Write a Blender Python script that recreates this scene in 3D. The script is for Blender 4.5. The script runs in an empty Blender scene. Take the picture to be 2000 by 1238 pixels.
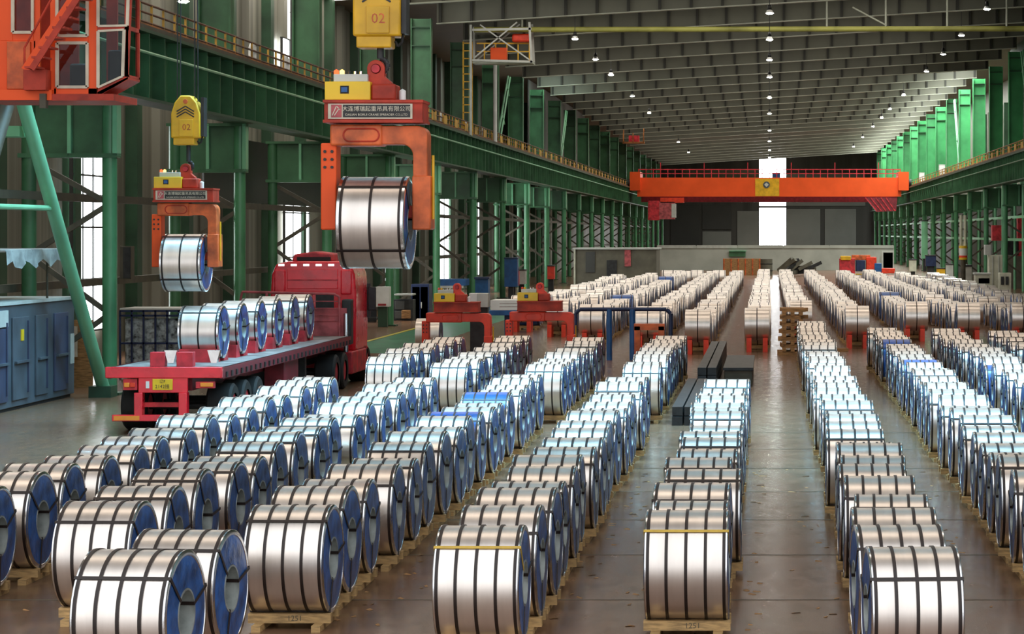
import bpy, math, random
from mathutils import Matrix, Vector, Euler

random.seed(11)
S = bpy.context.scene
COL = S.collection
PI = math.pi

# ------------------------------------------------------------------ camera
CAMZ = 4.4
F = 4700.0                      # focal length in pixels of the 2000 px wide frame
VX, VY = 1503.0, 455.0          # where the hall's long lines meet
cd = bpy.data.cameras.new('camera')
cd.sensor_width = 36.0
cd.lens = F / 2000.0 * 36.0
cd.shift_x = (1000.0 - VX) / 2000.0
cd.shift_y = -(619.0 - VY) / 2000.0
cd.clip_end = 900.0
cam = bpy.data.objects.new('camera', cd)
COL.objects.link(cam)
cam.location = (0, 0, CAMZ)
cam.rotation_euler = (PI / 2, 0, 0)
S.camera = cam

# ------------------------------------------------------------------ world, exposure
w = bpy.data.worlds.new('World'); S.world = w
w.use_nodes = True
bg = w.node_tree.nodes['Background']
bg.inputs[0].default_value = (0.95, 0.97, 1.0, 1)
bg.inputs[1].default_value = 1.35
S.view_settings.view_transform = 'Standard'
S.view_settings.look = 'None'
S.view_settings.gamma = 1.0
S.view_settings.use_curve_mapping = False
S.view_settings.exposure = 0.22

FILL_N = 3.6        # unseen neutral fill panels under the roof
FILL_B = 24.0        # unseen cool fill panels over the first cross gap
SKY_R = 25.0       # clear strip along the eaves
WIN_E = 7.0        # daylight panes in the walls
LAMP_E = 90.0

def at(px, py, y):
    return Vector(((px - VX) * y / F, y, CAMZ - (py - VY) * y / F))
def wx(px, y): return (px - VX) * y / F
def wz(py, y): return CAMZ - (py - VY) * y / F

_o1 = ['', 'first', 'second', 'third', 'fourth', 'fifth', 'sixth', 'seventh', 'eighth', 'ninth', 'tenth', 'eleventh', 'twelfth', 'thirteenth',
       'fourteenth', 'fifteenth', 'sixteenth', 'seventeenth', 'eighteenth', 'nineteenth']
def ordinal(n):
    if n < 20: return _o1[n]
    t, u = divmod(n, 10)
    return {2: 'twentieth', 3: 'thirtieth', 4: 'fortieth'}[t] if u == 0 else {2: 'twenty', 3: 'thirty', 4: 'forty'}[t] + '-' + _o1[u]

# ------------------------------------------------------------------ materials
MATS = {}
def nd(nt, t, **kw):
    n = nt.nodes.new(t)
    for k, v in kw.items(): setattr(n, k, v)
    return n
def mat(name, col, rough=0.5, metal=0.0, var=0.12, scale=3.0, bump=0.0, bscale=40.0, rnd=0.0, coat=0.0,
        stretch=(1, 1, 1), col2=None, spec=0.5, world=False):
    if name in MATS: return MATS[name]
    m = bpy.data.materials.new(name); m.use_nodes = True
    nt = m.node_tree; b = nt.nodes['Principled BSDF']
    tc = nd(nt, 'ShaderNodeTexCoord')
    mp = nd(nt, 'ShaderNodeMapping'); mp.inputs['Scale'].default_value = stretch
    if world:
        g = nd(nt, 'ShaderNodeNewGeometry'); nt.links.new(g.outputs['Position'], mp.inputs[0])
    else:
        nt.links.new(tc.outputs['Object'], mp.inputs[0])
    nz = nd(nt, 'ShaderNodeTexNoise'); nz.inputs['Scale'].default_value = scale; nz.inputs['Detail'].default_value = 5
    nt.links.new(mp.outputs[0], nz.inputs['Vector'])
    rp = nd(nt, 'ShaderNodeValToRGB')
    c2 = col2 if col2 else tuple(c * (1 - 2.2 * var) for c in col)
    c1 = tuple(min(1, c * (1 + 0.6 * var)) for c in col)
    rp.color_ramp.elements[0].position = 0.3; rp.color_ramp.elements[0].color = (*c2, 1)
    rp.color_ramp.elements[1].position = 0.62; rp.color_ramp.elements[1].color = (*c1, 1)
    nt.links.new(nz.outputs['Fac'], rp.inputs[0])
    out = rp.outputs[0]
    if rnd > 0:
        oi = nd(nt, 'ShaderNodeObjectInfo')
        mr = nd(nt, 'ShaderNodeMapRange'); mr.inputs['To Min'].default_value = 1 - rnd; mr.inputs['To Max'].default_value = 1 + rnd
        nt.links.new(oi.outputs['Random'], mr.inputs[0])
        hs = nd(nt, 'ShaderNodeHueSaturation')
        nt.links.new(mr.outputs[0], hs.inputs['Value']); nt.links.new(out, hs.inputs['Color'])
        out = hs.outputs[0]
    nt.links.new(out, b.inputs['Base Color'])
    rr = nd(nt, 'ShaderNodeMapRange'); rr.inputs['To Min'].default_value = max(0.02, rough * 0.8); rr.inputs['To Max'].default_value = min(1, rough * 1.2)
    nt.links.new(nz.outputs['Fac'], rr.inputs[0]); nt.links.new(rr.outputs[0], b.inputs['Roughness'])
    b.inputs['Metallic'].default_value = metal
    b.inputs['Specular IOR Level'].default_value = spec
    if coat: b.inputs['Coat Weight'].default_value = coat; b.inputs['Coat Roughness'].default_value = 0.15
    if bump:
        n2 = nd(nt, 'ShaderNodeTexNoise'); n2.inputs['Scale'].default_value = bscale; n2.inputs['Detail'].default_value = 3
        nt.links.new(mp.outputs[0], n2.inputs['Vector'])
        bp = nd(nt, 'ShaderNodeBump'); bp.inputs['Strength'].default_value = bump; bp.inputs['Distance'].default_value = 0.02
        nt.links.new(n2.outputs['Fac'], bp.inputs['Height']); nt.links.new(bp.outputs[0], b.inputs['Normal'])
    MATS[name] = m
    return m
def emit(name, col, strength):
    if name in MATS: return MATS[name]
    m = bpy.data.materials.new(name); m.use_nodes = True
    nt = m.node_tree; nt.nodes.remove(nt.nodes['Principled BSDF'])
    e = nd(nt, 'ShaderNodeEmission'); e.inputs[0].default_value = (*col, 1); e.inputs[1].default_value = strength
    nt.links.new(e.outputs[0], nt.nodes['Material Output'].inputs[0])
    MATS[name] = m
    return m

STEEL = mat('galvanised_sheet', (0.86, 0.795, 0.735), 0.33, 0.88, 0.05, 2.0, 0.05, 6.0, rnd=0.06, stretch=(3, 0.6, 0.6))
RIM   = mat('bright_edge_ring', (0.80, 0.82, 0.84), 0.20, 1.0, 0.05, 6.0, 0.05, 20)
BLUE  = mat('blue_end_film', (0.016, 0.085, 0.28), 0.30, 0.0, 0.32, 5.0, 0.45, 9.0, rnd=0.15, coat=0.12)
BLUE2 = mat('blue_top_film', (0.012, 0.10, 0.42), 0.30, 0.0, 0.15, 3.0, 0.2, 12.0, coat=0.3)
BAND  = mat('black_steel_band', (0.018, 0.010, 0.008), 0.45, 0.0, 0.15, 8.0)
BANDY = mat('yellow_plastic_band', (0.55, 0.36, 0.05), 0.4, 0.0, 0.1, 8.0)
BORE  = mat('bore_sleeve_steel', (0.42, 0.46, 0.44), 0.45, 0.5, 0.2, 6.0)
WOOD  = mat('pine_wood', (0.56, 0.36, 0.15), 0.65, 0, 0.22, 6.0, 0.2, 30, rnd=0.15, stretch=(1, 6, 6))
WOODB = mat('weathered_timber', (0.42, 0.22, 0.08), 0.7, 0, 0.25, 4.0, 0.2, 30, stretch=(1, 6, 6))
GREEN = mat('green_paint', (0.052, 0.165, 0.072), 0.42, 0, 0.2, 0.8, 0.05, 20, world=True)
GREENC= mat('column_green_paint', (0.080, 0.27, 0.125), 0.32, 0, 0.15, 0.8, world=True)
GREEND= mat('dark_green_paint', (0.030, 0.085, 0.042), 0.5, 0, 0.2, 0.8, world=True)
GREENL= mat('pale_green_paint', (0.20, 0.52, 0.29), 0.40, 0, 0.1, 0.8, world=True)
GREENU= mat('bright_green_paint', (0.07, 0.40, 0.14), 0.45, 0, 0.12, 0.8, world=True)  # stronger green for the machine-side upper columns
BROWNM= mat('dull_brown_steel', (0.085, 0.075, 0.050), 0.6, 0, 0.2, 2.0)
GIRD  = mat('grey_primer_girder', (0.16, 0.163, 0.122), 0.55, 0, 0.12, 0.35, world=True)
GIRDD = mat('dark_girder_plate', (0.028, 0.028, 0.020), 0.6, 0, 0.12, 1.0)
GIRDL = mat('pale_grey_steel', (0.50, 0.53, 0.43), 0.5, 0, 0.1, 1.0)
DECK  = mat('roof_sheet', (0.19, 0.155, 0.115), 0.6, 0, 0.1, 0.5, world=True)
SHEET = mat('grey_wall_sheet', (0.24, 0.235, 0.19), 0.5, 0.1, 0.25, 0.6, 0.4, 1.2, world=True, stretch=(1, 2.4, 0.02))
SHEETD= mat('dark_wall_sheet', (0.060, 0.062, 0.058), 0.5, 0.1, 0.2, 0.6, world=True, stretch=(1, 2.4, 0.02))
ORANGE= mat('orange_crane_paint', (0.90, 0.105, 0.018), 0.45, 0, 0.05, 0.6, spec=0.3)
ORANGE2=mat('faded_orange_paint', (0.70, 0.14, 0.035), 0.5, 0, 0.25, 3.0, 0.1, 12)
ORANGER=mat('dark_orange_red_paint', (0.48, 0.050, 0.026), 0.5, 0, 0.2, 3.0, 0.1, 12, spec=0.3)
YELLOW= mat('yellow_paint', (0.78, 0.44, 0.015), 0.40, 0, 0.12, 2.0, 0.05, 10)
YELLOWB=mat('bright_yellow_paint', (0.85, 0.56, 0.02), 0.35, 0, 0.06, 2.0)
YGREEN= mat('yellow_green_pipe_paint', (0.42, 0.42, 0.10), 0.5, 0, 0.2, 0.6)
RED   = mat('red_truck_paint', (0.88, 0.014, 0.032), 0.28, 0, 0.12, 2.0, coat=0.5)
REDF  = mat('faded_red_paint', (0.60, 0.032, 0.045), 0.5, 0, 0.25, 3.0, 0.1, 14)
MAROON= mat('maroon_and_shaded_girder_paint', (0.20, 0.016, 0.026), 0.45, 0, 0.2, 3.0)
REDB  = mat('signal_red_paint', (0.85, 0.055, 0.018), 0.4, 0, 0.12, 3.0)
PINK  = mat('chalky_pink_panel', (0.50, 0.10, 0.11), 0.6, 0, 0.25, 3.0)
DECKT = mat('worn_trailer_deck', (0.27, 0.25, 0.24), 0.55, 0.2, 0.3, 2.0, 0.2, 20)
BLACK = mat('black_rubber', (0.012, 0.012, 0.012), 0.7, 0, 0.2, 6.0)
DARK  = mat('dark_machine_steel', (0.035, 0.037, 0.038), 0.5, 0.3, 0.2, 4.0)
GREYC = mat('slate_grey_paint', (0.085, 0.11, 0.135), 0.42, 0, 0.15, 1.5, 0.08, 6)
GREYC2= mat('slate_door_paint', (0.060, 0.075, 0.13), 0.40, 0, 0.15, 1.5)
LGREY = mat('light_grey_paint', (0.55, 0.57, 0.53), 0.5, 0, 0.08, 2.0)
CREAM = mat('cream_paint', (0.62, 0.63, 0.50), 0.5, 0, 0.1, 2.0)
WHITE = mat('white_paint', (0.80, 0.82, 0.80), 0.45, 0, 0.05, 2.0)
WFRAME= mat('pale_window_frame', (0.66, 0.60, 0.47), 0.45, 0, 0.1, 3.0)
BLUEP = mat('blue_machine_paint', (0.015, 0.10, 0.30), 0.4, 0, 0.15, 3.0)
BLUED = mat('navy_frame_paint', (0.02, 0.035, 0.10), 0.4, 0.2, 0.15, 3.0)
TARP  = mat('grey_tarpaulin', (0.36, 0.37, 0.35), 0.7, 0, 0.2, 3.0, 0.4, 8)
WRAP  = mat('clear_film_wrapped_goods', (0.50, 0.58, 0.60), 0.22, 0.2, 0.42, 7.0, 0.8, 9, coat=0.4)
BROWN = mat('brown_render_wall', (0.14, 0.13, 0.095), 0.7, 0, 0.15, 1.0)
RUSTD = mat('dark_rusty_rail', (0.13, 0.055, 0.025), 0.6, 0, 0.3, 1.2, world=True)
RUST  = mat('rusty_walkway', (0.36, 0.13, 0.035), 0.6, 0, 0.35, 1.2, world=True)
BLIND = mat('mustard_guard_paint', (0.58, 0.33, 0.05), 0.55, 0, 0.3, 1.5, world=True)
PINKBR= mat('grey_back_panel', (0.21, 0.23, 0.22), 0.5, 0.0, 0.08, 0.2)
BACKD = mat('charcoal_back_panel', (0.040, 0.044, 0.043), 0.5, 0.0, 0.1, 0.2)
CONC  = mat('low_concrete_wall', (0.46, 0.48, 0.43), 0.6, 0, 0.08, 0.5)
FGREEN= mat('green_floor_paint', (0.06, 0.24, 0.13), 0.3, 0, 0.2, 1.0)
FYEL  = mat('yellow_line_paint', (0.55, 0.50, 0.04), 0.4, 0, 0.15, 2.0)
CHROME= mat('polished_steel', (0.75, 0.75, 0.75), 0.18, 1.0, 0.05, 5.0)
AMBER = mat('amber_reflector', (0.90, 0.28, 0.01), 0.25, 0, 0.05, 4.0, coat=0.4)
def glass(name, tint):
    m = bpy.data.materials.new(name); m.use_nodes = True
    nt = m.node_tree; nt.nodes.remove(nt.nodes['Principled BSDF'])
    t = nd(nt, 'ShaderNodeBsdfTransparent'); t.inputs[0].default_value = (*tint, 1)
    g = nd(nt, 'ShaderNodeBsdfGlossy'); g.inputs[0].default_value = (0.9, 0.95, 1, 1); g.inputs[1].default_value = 0.03
    lw = nd(nt, 'ShaderNodeLayerWeight'); lw.inputs[0].default_value = 0.25
    mx = nd(nt, 'ShaderNodeMixShader')
    nt.links.new(lw.outputs['Fresnel'], mx.inputs[0]); nt.links.new(t.outputs[0], mx.inputs[1]); nt.links.new(g.outputs[0], mx.inputs[2])
    nt.links.new(mx.outputs[0], nt.nodes['Material Output'].inputs[0])
    MATS[name] = m
    return m
GLASS = glass('cab_glass', (0.42, 0.48, 0.46))
DAYL  = emit('daylight_pane', (0.93, 0.97, 1.0), WIN_E)
FILLN  = emit('unseen_fill_panel', (1.0, 0.93, 0.83), FILL_N)  # glow of the unseen panels added to fill the hall
FILLB  = emit('cool_fill_panel', (0.38, 0.75, 1.0), FILL_B)  # cool panel glow added to light the cross gap
FILLF  = emit('warm_fill_panel', (1.0, 0.86, 0.72), FILL_N * 0.85)  # added fill panels, tinted warm for the light on nearer coils
SKYL  = emit('small_eaves_roof_light', (0.80, 1.0, 0.92), 14.0)
SKYR  = emit('eaves_roof_light_sheet', (0.96, 1.0, 0.93), SKY_R)
LAMPM = emit('lamp_diffuser', (1.0, 0.95, 0.86), LAMP_E)
LRED  = emit('red_signal_lens', (1.0, 0.10, 0.03), 2.5)
LYEL  = emit('amber_signal_lens', (1.0, 0.55, 0.12), 4.0)
LWHT  = emit('glowing_marker_reflector', (1.0, 0.96, 0.92), 1.1)  # reflector lenses; their white brightness is given as glow

# floor: polished concrete with brown wear and pale dust
def floor_material():
    m = bpy.data.materials.new('polished_concrete'); m.use_nodes = True
    nt = m.node_tree; b = nt.nodes['Principled BSDF']
    g = nd(nt, 'ShaderNodeNewGeometry')
    mp = nd(nt, 'ShaderNodeMapping'); mp.inputs['Scale'].default_value = (1, 0.35, 1)
    nt.links.new(g.outputs['Position'], mp.inputs[0])
    n1 = nd(nt, 'ShaderNodeTexNoise'); n1.inputs['Scale'].default_value = 0.5; n1.inputs['Detail'].default_value = 6
    n2 = nd(nt, 'ShaderNodeTexNoise'); n2.inputs['Scale'].default_value = 5.0; n2.inputs['Detail'].default_value = 5
    nt.links.new(mp.outputs[0], n1.inputs['Vector']); nt.links.new(mp.outputs[0], n2.inputs['Vector'])
    r1 = nd(nt, 'ShaderNodeValToRGB')
    r1.color_ramp.elements[0].position = 0.35; r1.color_ramp.elements[0].color = (0.175, 0.092, 0.054, 1)
    r1.color_ramp.elements[1].position = 0.65; r1.color_ramp.elements[1].color = (0.170, 0.118, 0.076, 1)
    nt.links.new(n1.outputs['Fac'], r1.inputs[0])
    r2 = nd(nt, 'ShaderNodeValToRGB')
    r2.color_ramp.elements[0].position = 0.42; r2.color_ramp.elements[0].color = (0, 0, 0, 1)
    r2.color_ramp.elements[1].position = 0.75; r2.color_ramp.elements[1].color = (0.55, 0.55, 0.55, 1)
    nt.links.new(n2.outputs['Fac'], r2.inputs[0])
    mx = nd(nt, 'ShaderNodeMixRGB'); mx.inputs[2].default_value = (0.23, 0.105, 0.055, 1)
    nt.links.new(r2.outputs[0], mx.inputs[0]); nt.links.new(r1.outputs[0], mx.inputs[1])
    nt.links.new(mx.outputs[0], b.inputs['Base Color'])
    mr = nd(nt, 'ShaderNodeMapRange'); mr.inputs['To Min'].default_value = 0.12; mr.inputs['To Max'].default_value = 0.34
    nt.links.new(n2.outputs['Fac'], mr.inputs[0]); nt.links.new(mr.outputs[0], b.inputs['Roughness'])
    b.inputs['Specular IOR Level'].default_value = 0.3
    bp = nd(nt, 'ShaderNodeBump'); bp.inputs['Strength'].default_value = 0.06; bp.inputs['Distance'].default_value = 0.01
    nt.links.new(n2.outputs['Fac'], bp.inputs['Height']); nt.links.new(bp.outputs[0], b.inputs['Normal'])
    return m
FLOOR = floor_material()

# ------------------------------------------------------------------ mesh helpers
class MB:
    def __init__(s): s.v = []; s.f = []; s.m = []; s.s = []
    def add(s, vs, fs, mat=0, smooth=False):
        o = len(s.v); s.v += [tuple(p) for p in vs]
        for f in fs:
            s.f.append([i + o for i in f]); s.m.append(mat); s.s.append(smooth)
        return s
    def box(s, x0, x1, y0, y1, z0, z1, mat=0):
        vs = [(x0,y0,z0),(x1,y0,z0),(x1,y1,z0),(x0,y1,z0),(x0,y0,z1),(x1,y0,z1),(x1,y1,z1),(x0,y1,z1)]
        return s.add(vs, [(0,3,2,1),(4,5,6,7),(0,1,5,4),(1,2,6,5),(2,3,7,6),(3,0,4,7)], mat)
    def beam(s, p, q, w, h, mat=0):
        p = Vector(p); q = Vector(q); d = (q - p).normalized()
        up = Vector((0, 0, 1)) if abs(d.z) < 0.95 else Vector((0, 1, 0))
        a = d.cross(up).normalized() * (w / 2); b = a.cross(d).normalized() * (h / 2)
        vs = [p-a-b, p+a-b, p+a+b, p-a+b, q-a-b, q+a-b, q+a+b, q-a+b]
        return s.add(vs, [(0,1,2,3),(7,6,5,4),(0,4,5,1),(1,5,6,2),(2,6,7,3),(3,7,4,0)], mat)
    def bar(s, p, q, r, n=10, mat=0, r2=None):
        p = Vector(p); q = Vector(q); d = (q - p).normalized()
        up = Vector((0, 0, 1)) if abs(d.z) < 0.95 else Vector((0, 1, 0))
        a = d.cross(up).normalized(); b = a.cross(d).normalized()
        r2 = r if r2 is None else r2
        vs = []
        for c, rr in ((p, r), (q, r2)):
            for i in range(n):
                t = 2 * PI * i / n
                vs.append(c + a * (math.cos(t) * rr) + b * (math.sin(t) * rr))
        s.add(vs, [(i, (i+1) % n, n + (i+1) % n, n + i) for i in range(n)], mat, True)
        s.add(vs, [tuple(range(n-1, -1, -1)), tuple(range(n, 2*n))], mat)
        return s
    def path(s, pts, r, n=8, mat=0):
        for a, b in zip(pts[:-1], pts[1:]): s.bar(a, b, r, n, mat)
        return s
    def prism(s, pts, axis, a, b, mat=0):
        # pts: polygon (u, v); axis 'y' -> u=x v=z ; 'x' -> u=y v=z ; 'z' -> u=x v=y
        def P(u, v, t):
            return (u, t, v) if axis == 'y' else ((t, u, v) if axis == 'x' else (u, v, t))
        n = len(pts)
        vs = [P(u, v, a) for u, v in pts] + [P(u, v, b) for u, v in pts]
        return s.add(vs, [tuple(range(n)), tuple(range(2*n-1, n-1, -1))] + [(i, i+n, (i+1) % n + n, (i+1) % n) for i in range(n)], mat)
    def lathe(s, prof, n=48, axis='x', c=(0, 0, 0), mat=0, closed=False, smooth=True, a0=0, a1=2*PI):
        # prof: (t along axis, r)
        full = abs(a1 - a0 - 2*PI) < 1e-6
        k = n if full else n + 1
        vs = []
        for t, r in prof:
            for i in range(k):
                a = a0 + (a1 - a0) * i / n
                u, v = r * math.cos(a), r * math.sin(a)
                if axis == 'x': vs.append((c[0]+t, c[1]+u, c[2]+v))
                elif axis == 'y': vs.append((c[0]+u, c[1]+t, c[2]+v))
                else: vs.append((c[0]+u, c[1]+v, c[2]+t))
        m = len(prof); fs = []
        for j in range(m if closed else m - 1):
            j2 = (j + 1) % m
            for i in range(n):
                i2 = (i + 1) % k if full else i + 1
                fs.append((j*k+i, j*k+i2, j2*k+i2, j2*k+i))
        return s.add(vs, fs, mat, smooth)
    def mesh(s, name, mats):
        me = bpy.data.meshes.new(name)
        me.from_pydata(s.v, [], s.f)
        for m in (mats if isinstance(mats, (list, tuple)) else [mats]): me.materials.append(m)
        me.polygons.foreach_set('material_index', s.m)
        me.polygons.foreach_set('use_smooth', s.s)
        me.validate(); me.update()
        # consistent outward normals
        import bmesh
        bm = bmesh.new(); bm.from_mesh(me); bmesh.ops.recalc_face_normals(bm, faces=bm.faces)
        bm.to_mesh(me); bm.free()
        return me
    def build(s, name, mats, parent=None, bevel=0.0, sharp=True):
        o = put(name, s.mesh(name, mats), parent)
        if sharp: edge_split(o)
        if bevel:
            b = o.modifiers.new('bevel', 'BEVEL'); b.width = bevel; b.segments = 2; b.limit_method = 'ANGLE'; b.harden_normals = False
        return o
def edge_split(o):
    o.data.set_sharp_from_angle(angle=math.radians(35))
def put(name, me, parent=None, loc=(0, 0, 0), rot=None, scale=None):
    o = bpy.data.objects.new(name, me); COL.objects.link(o)
    o.location = loc
    if rot: o.rotation_euler = rot
    if scale: o.scale = scale
    if parent is not None:
        o.parent = parent
    return o
def child_world(o, parent):
    o.parent = parent
    o.matrix_parent_inverse = Matrix.Translation(-Vector(WLOC[parent.name]))
    return o
WLOC = {}
def tag(o, label, cat=None, group=None, kind=None):
    o['label'] = label
    if cat: o['category'] = cat
    if group: o['group'] = group
    if kind: o['kind'] = kind
    return o
def thing(name, label, cat, loc=(0, 0, 0), group=None, rotz=0, kind=None):
    o = bpy.data.objects.new(name, None); COL.objects.link(o)
    o.empty_display_size = 0.2
    o.location = loc; o.rotation_euler = (0, 0, rotz)
    WLOC[o.name] = tuple(loc)
    return tag(o, label, cat, group, kind)
class G(MB):
    """world-coordinate part builder"""
    def part(s, name, mats, parent, bevel=0.0):
        o = s.build(name, mats, None, bevel)
        # parent may be an Empty thing or a part of it (parts have their origin at the world origin)
        if parent is not None:
            o.parent = parent
            L = WLOC.get(parent.name)
            if L is not None: o.matrix_parent_inverse = Matrix.Translation(-Vector(L))
        return o
def copy_tree(o, parent=None, loc=None):
    c = o.copy(); COL.objects.link(c)
    if parent is not None: c.parent = parent
    if loc is not None: c.location = loc; WLOC[c.name] = tuple(loc)
    for ch in list(o.children):
        d = copy_tree(ch, c)
        d.matrix_parent_inverse = ch.matrix_parent_inverse.copy()
    return c

def text_mesh(name, body, size, m, parent, loc, extrude=0.003, align='CENTER'):
    cu = bpy.data.curves.new(name, 'FONT'); cu.body = body; cu.size = size; cu.extrude = extrude
    cu.align_x = align; cu.align_y = 'CENTER'; cu.resolution_u = 2
    t = bpy.data.objects.new(name + '_tmp', cu); COL.objects.link(t)
    dg = bpy.context.evaluated_depsgraph_get(); dg.update()
    me = bpy.data.meshes.new_from_object(t.evaluated_get(dg))
    bpy.data.objects.remove(t); bpy.data.curves.remove(cu)
    me.materials.clear(); me.materials.append(m)
    me.transform(Matrix.Rotation(PI / 2, 4, 'X')); me.transform(Matrix.Translation(Vector(loc)))
    o = put(name, me)
    o.parent = parent
    L = WLOC.get(parent.name)
    if L is not None: o.matrix_parent_inverse = Matrix.Translation(-Vector(L))
    return o

# ================================================================== SETTING
XE, HALL0, HALL1 = 24.0, -30.0, 424.0
ROOF0 = 24.0       # roof and walls start here, left off nearer to let sky light in
def roofz(x): return 16.9 + 0.06 * x            # underside of the roof girders

g = G(); g.add([(-XE, HALL0, 0), (XE, HALL0, 0), (XE, HALL1, 0), (-XE, HALL1, 0)], [(0, 1, 2, 3)])
fl = g.build('floor', FLOOR); tag(fl, 'polished brown concrete floor of the storage hall', 'floor', kind='structure')
g = G()
zz = 1.55
g.prism([(-XE, roofz(-XE)+zz), (XE, roofz(XE)+zz), (XE, roofz(XE)+zz+0.12), (-XE, roofz(-XE)+zz+0.12)], 'y', ROOF0, HALL1)
ce = g.build('ceiling', DECK); tag(ce, 'dark sheet roof deck above the girders', 'ceiling', kind='structure')

# outer walls
for side, sx in (('left', -1), ('right', 1)):
    g = G()
    x0, x1 = sorted((sx * XE, sx * (XE + 0.15)))
    g.box(x0, x1, ROOF0, HALL1, 0, roofz(sx * XE) + zz)
    wl = g.build('wall_' + side, SHEET)
    tag(wl, 'grey-olive ribbed sheet wall behind the %s crane runway' % ('truck-side' if sx < 0 else 'machine-side'), 'wall', kind='structure')
    # wall ribs: folded sheet pilasters, one by one
    rib = MB()
    rib.prism([(-0.55, 0), (-0.4, 0.28), (0.4, 0.28), (0.55, 0)], 'z', 0, 17.5)
    ribm = rib.mesh('wall_rib', SHEET)
    rib2 = MB(); rib2.prism([(-0.35, 0), (-0.35, 0.45), (0.35, 0.45), (0.35, 0)], 'z', 0, 17.5)
    rib2m = rib2.mesh('wall_post', GREEND)
    y = 46.0; i = 0
    while y < 270:
        o = put('wall_post' if i % 2 else 'wall_rib', rib2m if i % 2 else ribm, wl, (sx * XE, y, 0), (0, 0, -sx * -PI / 2 * 1))
        o.rotation_euler = (0, 0, PI / 2 if sx > 0 else -PI / 2)
        y += 4.0; i += 1

# roof girders: web, flanges, stiffener plates
gm = MB()
XG = 18.2
def sl(pts, y0, y1, m=0): gm.prism(pts, 'y', y0, y1, m)
def strip(z0, z1): return [(-XG, -0.06*XG+z0), (XG, 0.06*XG+z0), (XG, 0.06*XG+z1), (-XG, -0.06*XG+z1)]
sl(strip(0.04, 1.5), -0.015, 0.015)
girder_web = gm.mesh('roof_girder', GIRD)
gm = MB(); sl(strip(0.0, 0.05), -0.22, 0.22)
flange_b = gm.mesh('bottom_flange', GIRDL)
gm = MB(); sl(strip(1.48, 1.54), -0.22, 0.22)
flange_t = gm.mesh('top_flange', GIRD)
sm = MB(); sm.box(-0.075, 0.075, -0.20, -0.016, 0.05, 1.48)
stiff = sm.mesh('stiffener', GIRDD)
GY0, GDY = 131.6, 11.4
k = -2
while GY0 + k * GDY < 412:
    y = GY0 + k * GDY
    o = put('roof_girder', girder_web, None, (0, y, 16.9))
    tag(o, 'grey plated roof girder with upright stiffeners spanning the hall', 'girder', 'roof girders across the hall', 'structure')
    put('bottom_flange', flange_b, o); put('top_flange', flange_t, o)
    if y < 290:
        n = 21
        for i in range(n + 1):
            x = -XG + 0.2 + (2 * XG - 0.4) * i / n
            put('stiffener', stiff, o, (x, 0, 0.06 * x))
    k += 1

# roof panels out of view, most of them glowing fill added between the girders
nwin = 0
def rooflight(x0, x1, y0, y1, m, label):
    global nwin
    nwin += 1
    g = G()
    zo = zz - 0.03
    g.add([(x0, y0, roofz(x0)+zo), (x1, y0, roofz(x1)+zo), (x1, y1, roofz(x1)+zo), (x0, y1, roofz(x0)+zo)], [(0, 3, 2, 1)])
    me = g.mesh('window_%d' % nwin, m)
    o = put('window_%d' % nwin, me)
    tag(o, label, 'roof light', 'roof lights', 'structure')
    return o
k = -13
while GY0 + (k + 0.5) * GDY < 408:
    yc = GY0 + (k + 0.5) * GDY
    if yc < ROOF0 + 2:
        k += 1
        continue
    if 42 < yc < 66:
        ro = rooflight(-16, 15, yc - 3.6, yc + 3.6, FILLB, 'unseen cool fill panel with added blades over the cross gap between coil blocks')
        for i in range(9):                       # blades added to keep the cool light from spreading along the hall
            yl = yc - 3.6 + 0.9 * i
            q = G(); q.prism([(-16, roofz(-16) + 0.05), (15, roofz(15) + 0.05), (15, roofz(15) + zz - 0.08), (-16, roofz(-16) + zz - 0.08)], 'y', yl - 0.015, yl + 0.015); q.part('added_baffle_blade', GIRDD, ro)
    else:
        rooflight(-17.5, 12, yc - 1.4, yc + 1.4, FILLF if yc < 118 else FILLN, 'unseen fill light strip added between two roof girders')
    if yc < 126:
        rooflight(-23.7, -19.9, yc - 4.6, yc + 4.6, FILLN, 'unseen fill light panel added over the aisle behind the truck-side columns')  # fill added out of view to brighten the truck-side wall
    if yc > 196:
        rooflight(15.2, 18.2, yc - 3.4, yc + 3.4, SKYR, 'clear roof light strip along the eaves above the green columns')
    if 172 < yc < 196:
        rooflight(-18.0, -16.6, yc - 3.4, yc + 3.4, SKYL, 'clear roof light over the truck-side eaves')
    k += 1

# wall windows (tall daylight openings with mullions)
def wallwin(sx, y0, y1, z0, z1, label, nm=2, nh=4):
    global nwin
    nwin += 1
    x = sx * (XE - 0.32)
    g = G(); g.box(min(x, x+sx*0.06), max(x, x+sx*0.06), y0, y1, z0, z1)
    o = g.build('window_%d' % nwin, DAYL)
    tag(o, label, 'window', kind='structure')
    for i in range(nm + 1):
        yy = y0 + (y1 - y0) * i / nm
        q = G(); q.box(x - 0.06, x + 0.06, yy - 0.035, yy + 0.035, z0, z1); q.part('mullion', SHEETD, o)
    for i in range(nh + 1):
        z = z0 + (z1 - z0) * i / nh
        q = G(); q.box(x - 0.08, x + 0.08, y0, y1, z - 0.03, z + 0.03); q.part('glazing_bar', SHEETD, o)
wallwin(-1, 81.6, 85.4, 1.0, 8.2, 'tall bright window beside the slanted green brace', 3, 4)
wallwin(-1, 117.4, 123.6, 1.0, 7.6, 'tall bright window behind the red truck cab', 3, 3)
wallwin(-1, 119.2, 121.6, 12.0, 17.0, 'upper bright window above the truck-side crane runway', 2, 3)
wallwin(-1, 116.8, 118.6, 12.2, 13.9, 'small upper window above the truck-side crane runway', 1, 1)
wallwin(-1, 171.9, 178, 1.0, 7.0, 'bright window between the runway columns beyond the blue racks', 2, 2)
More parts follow.
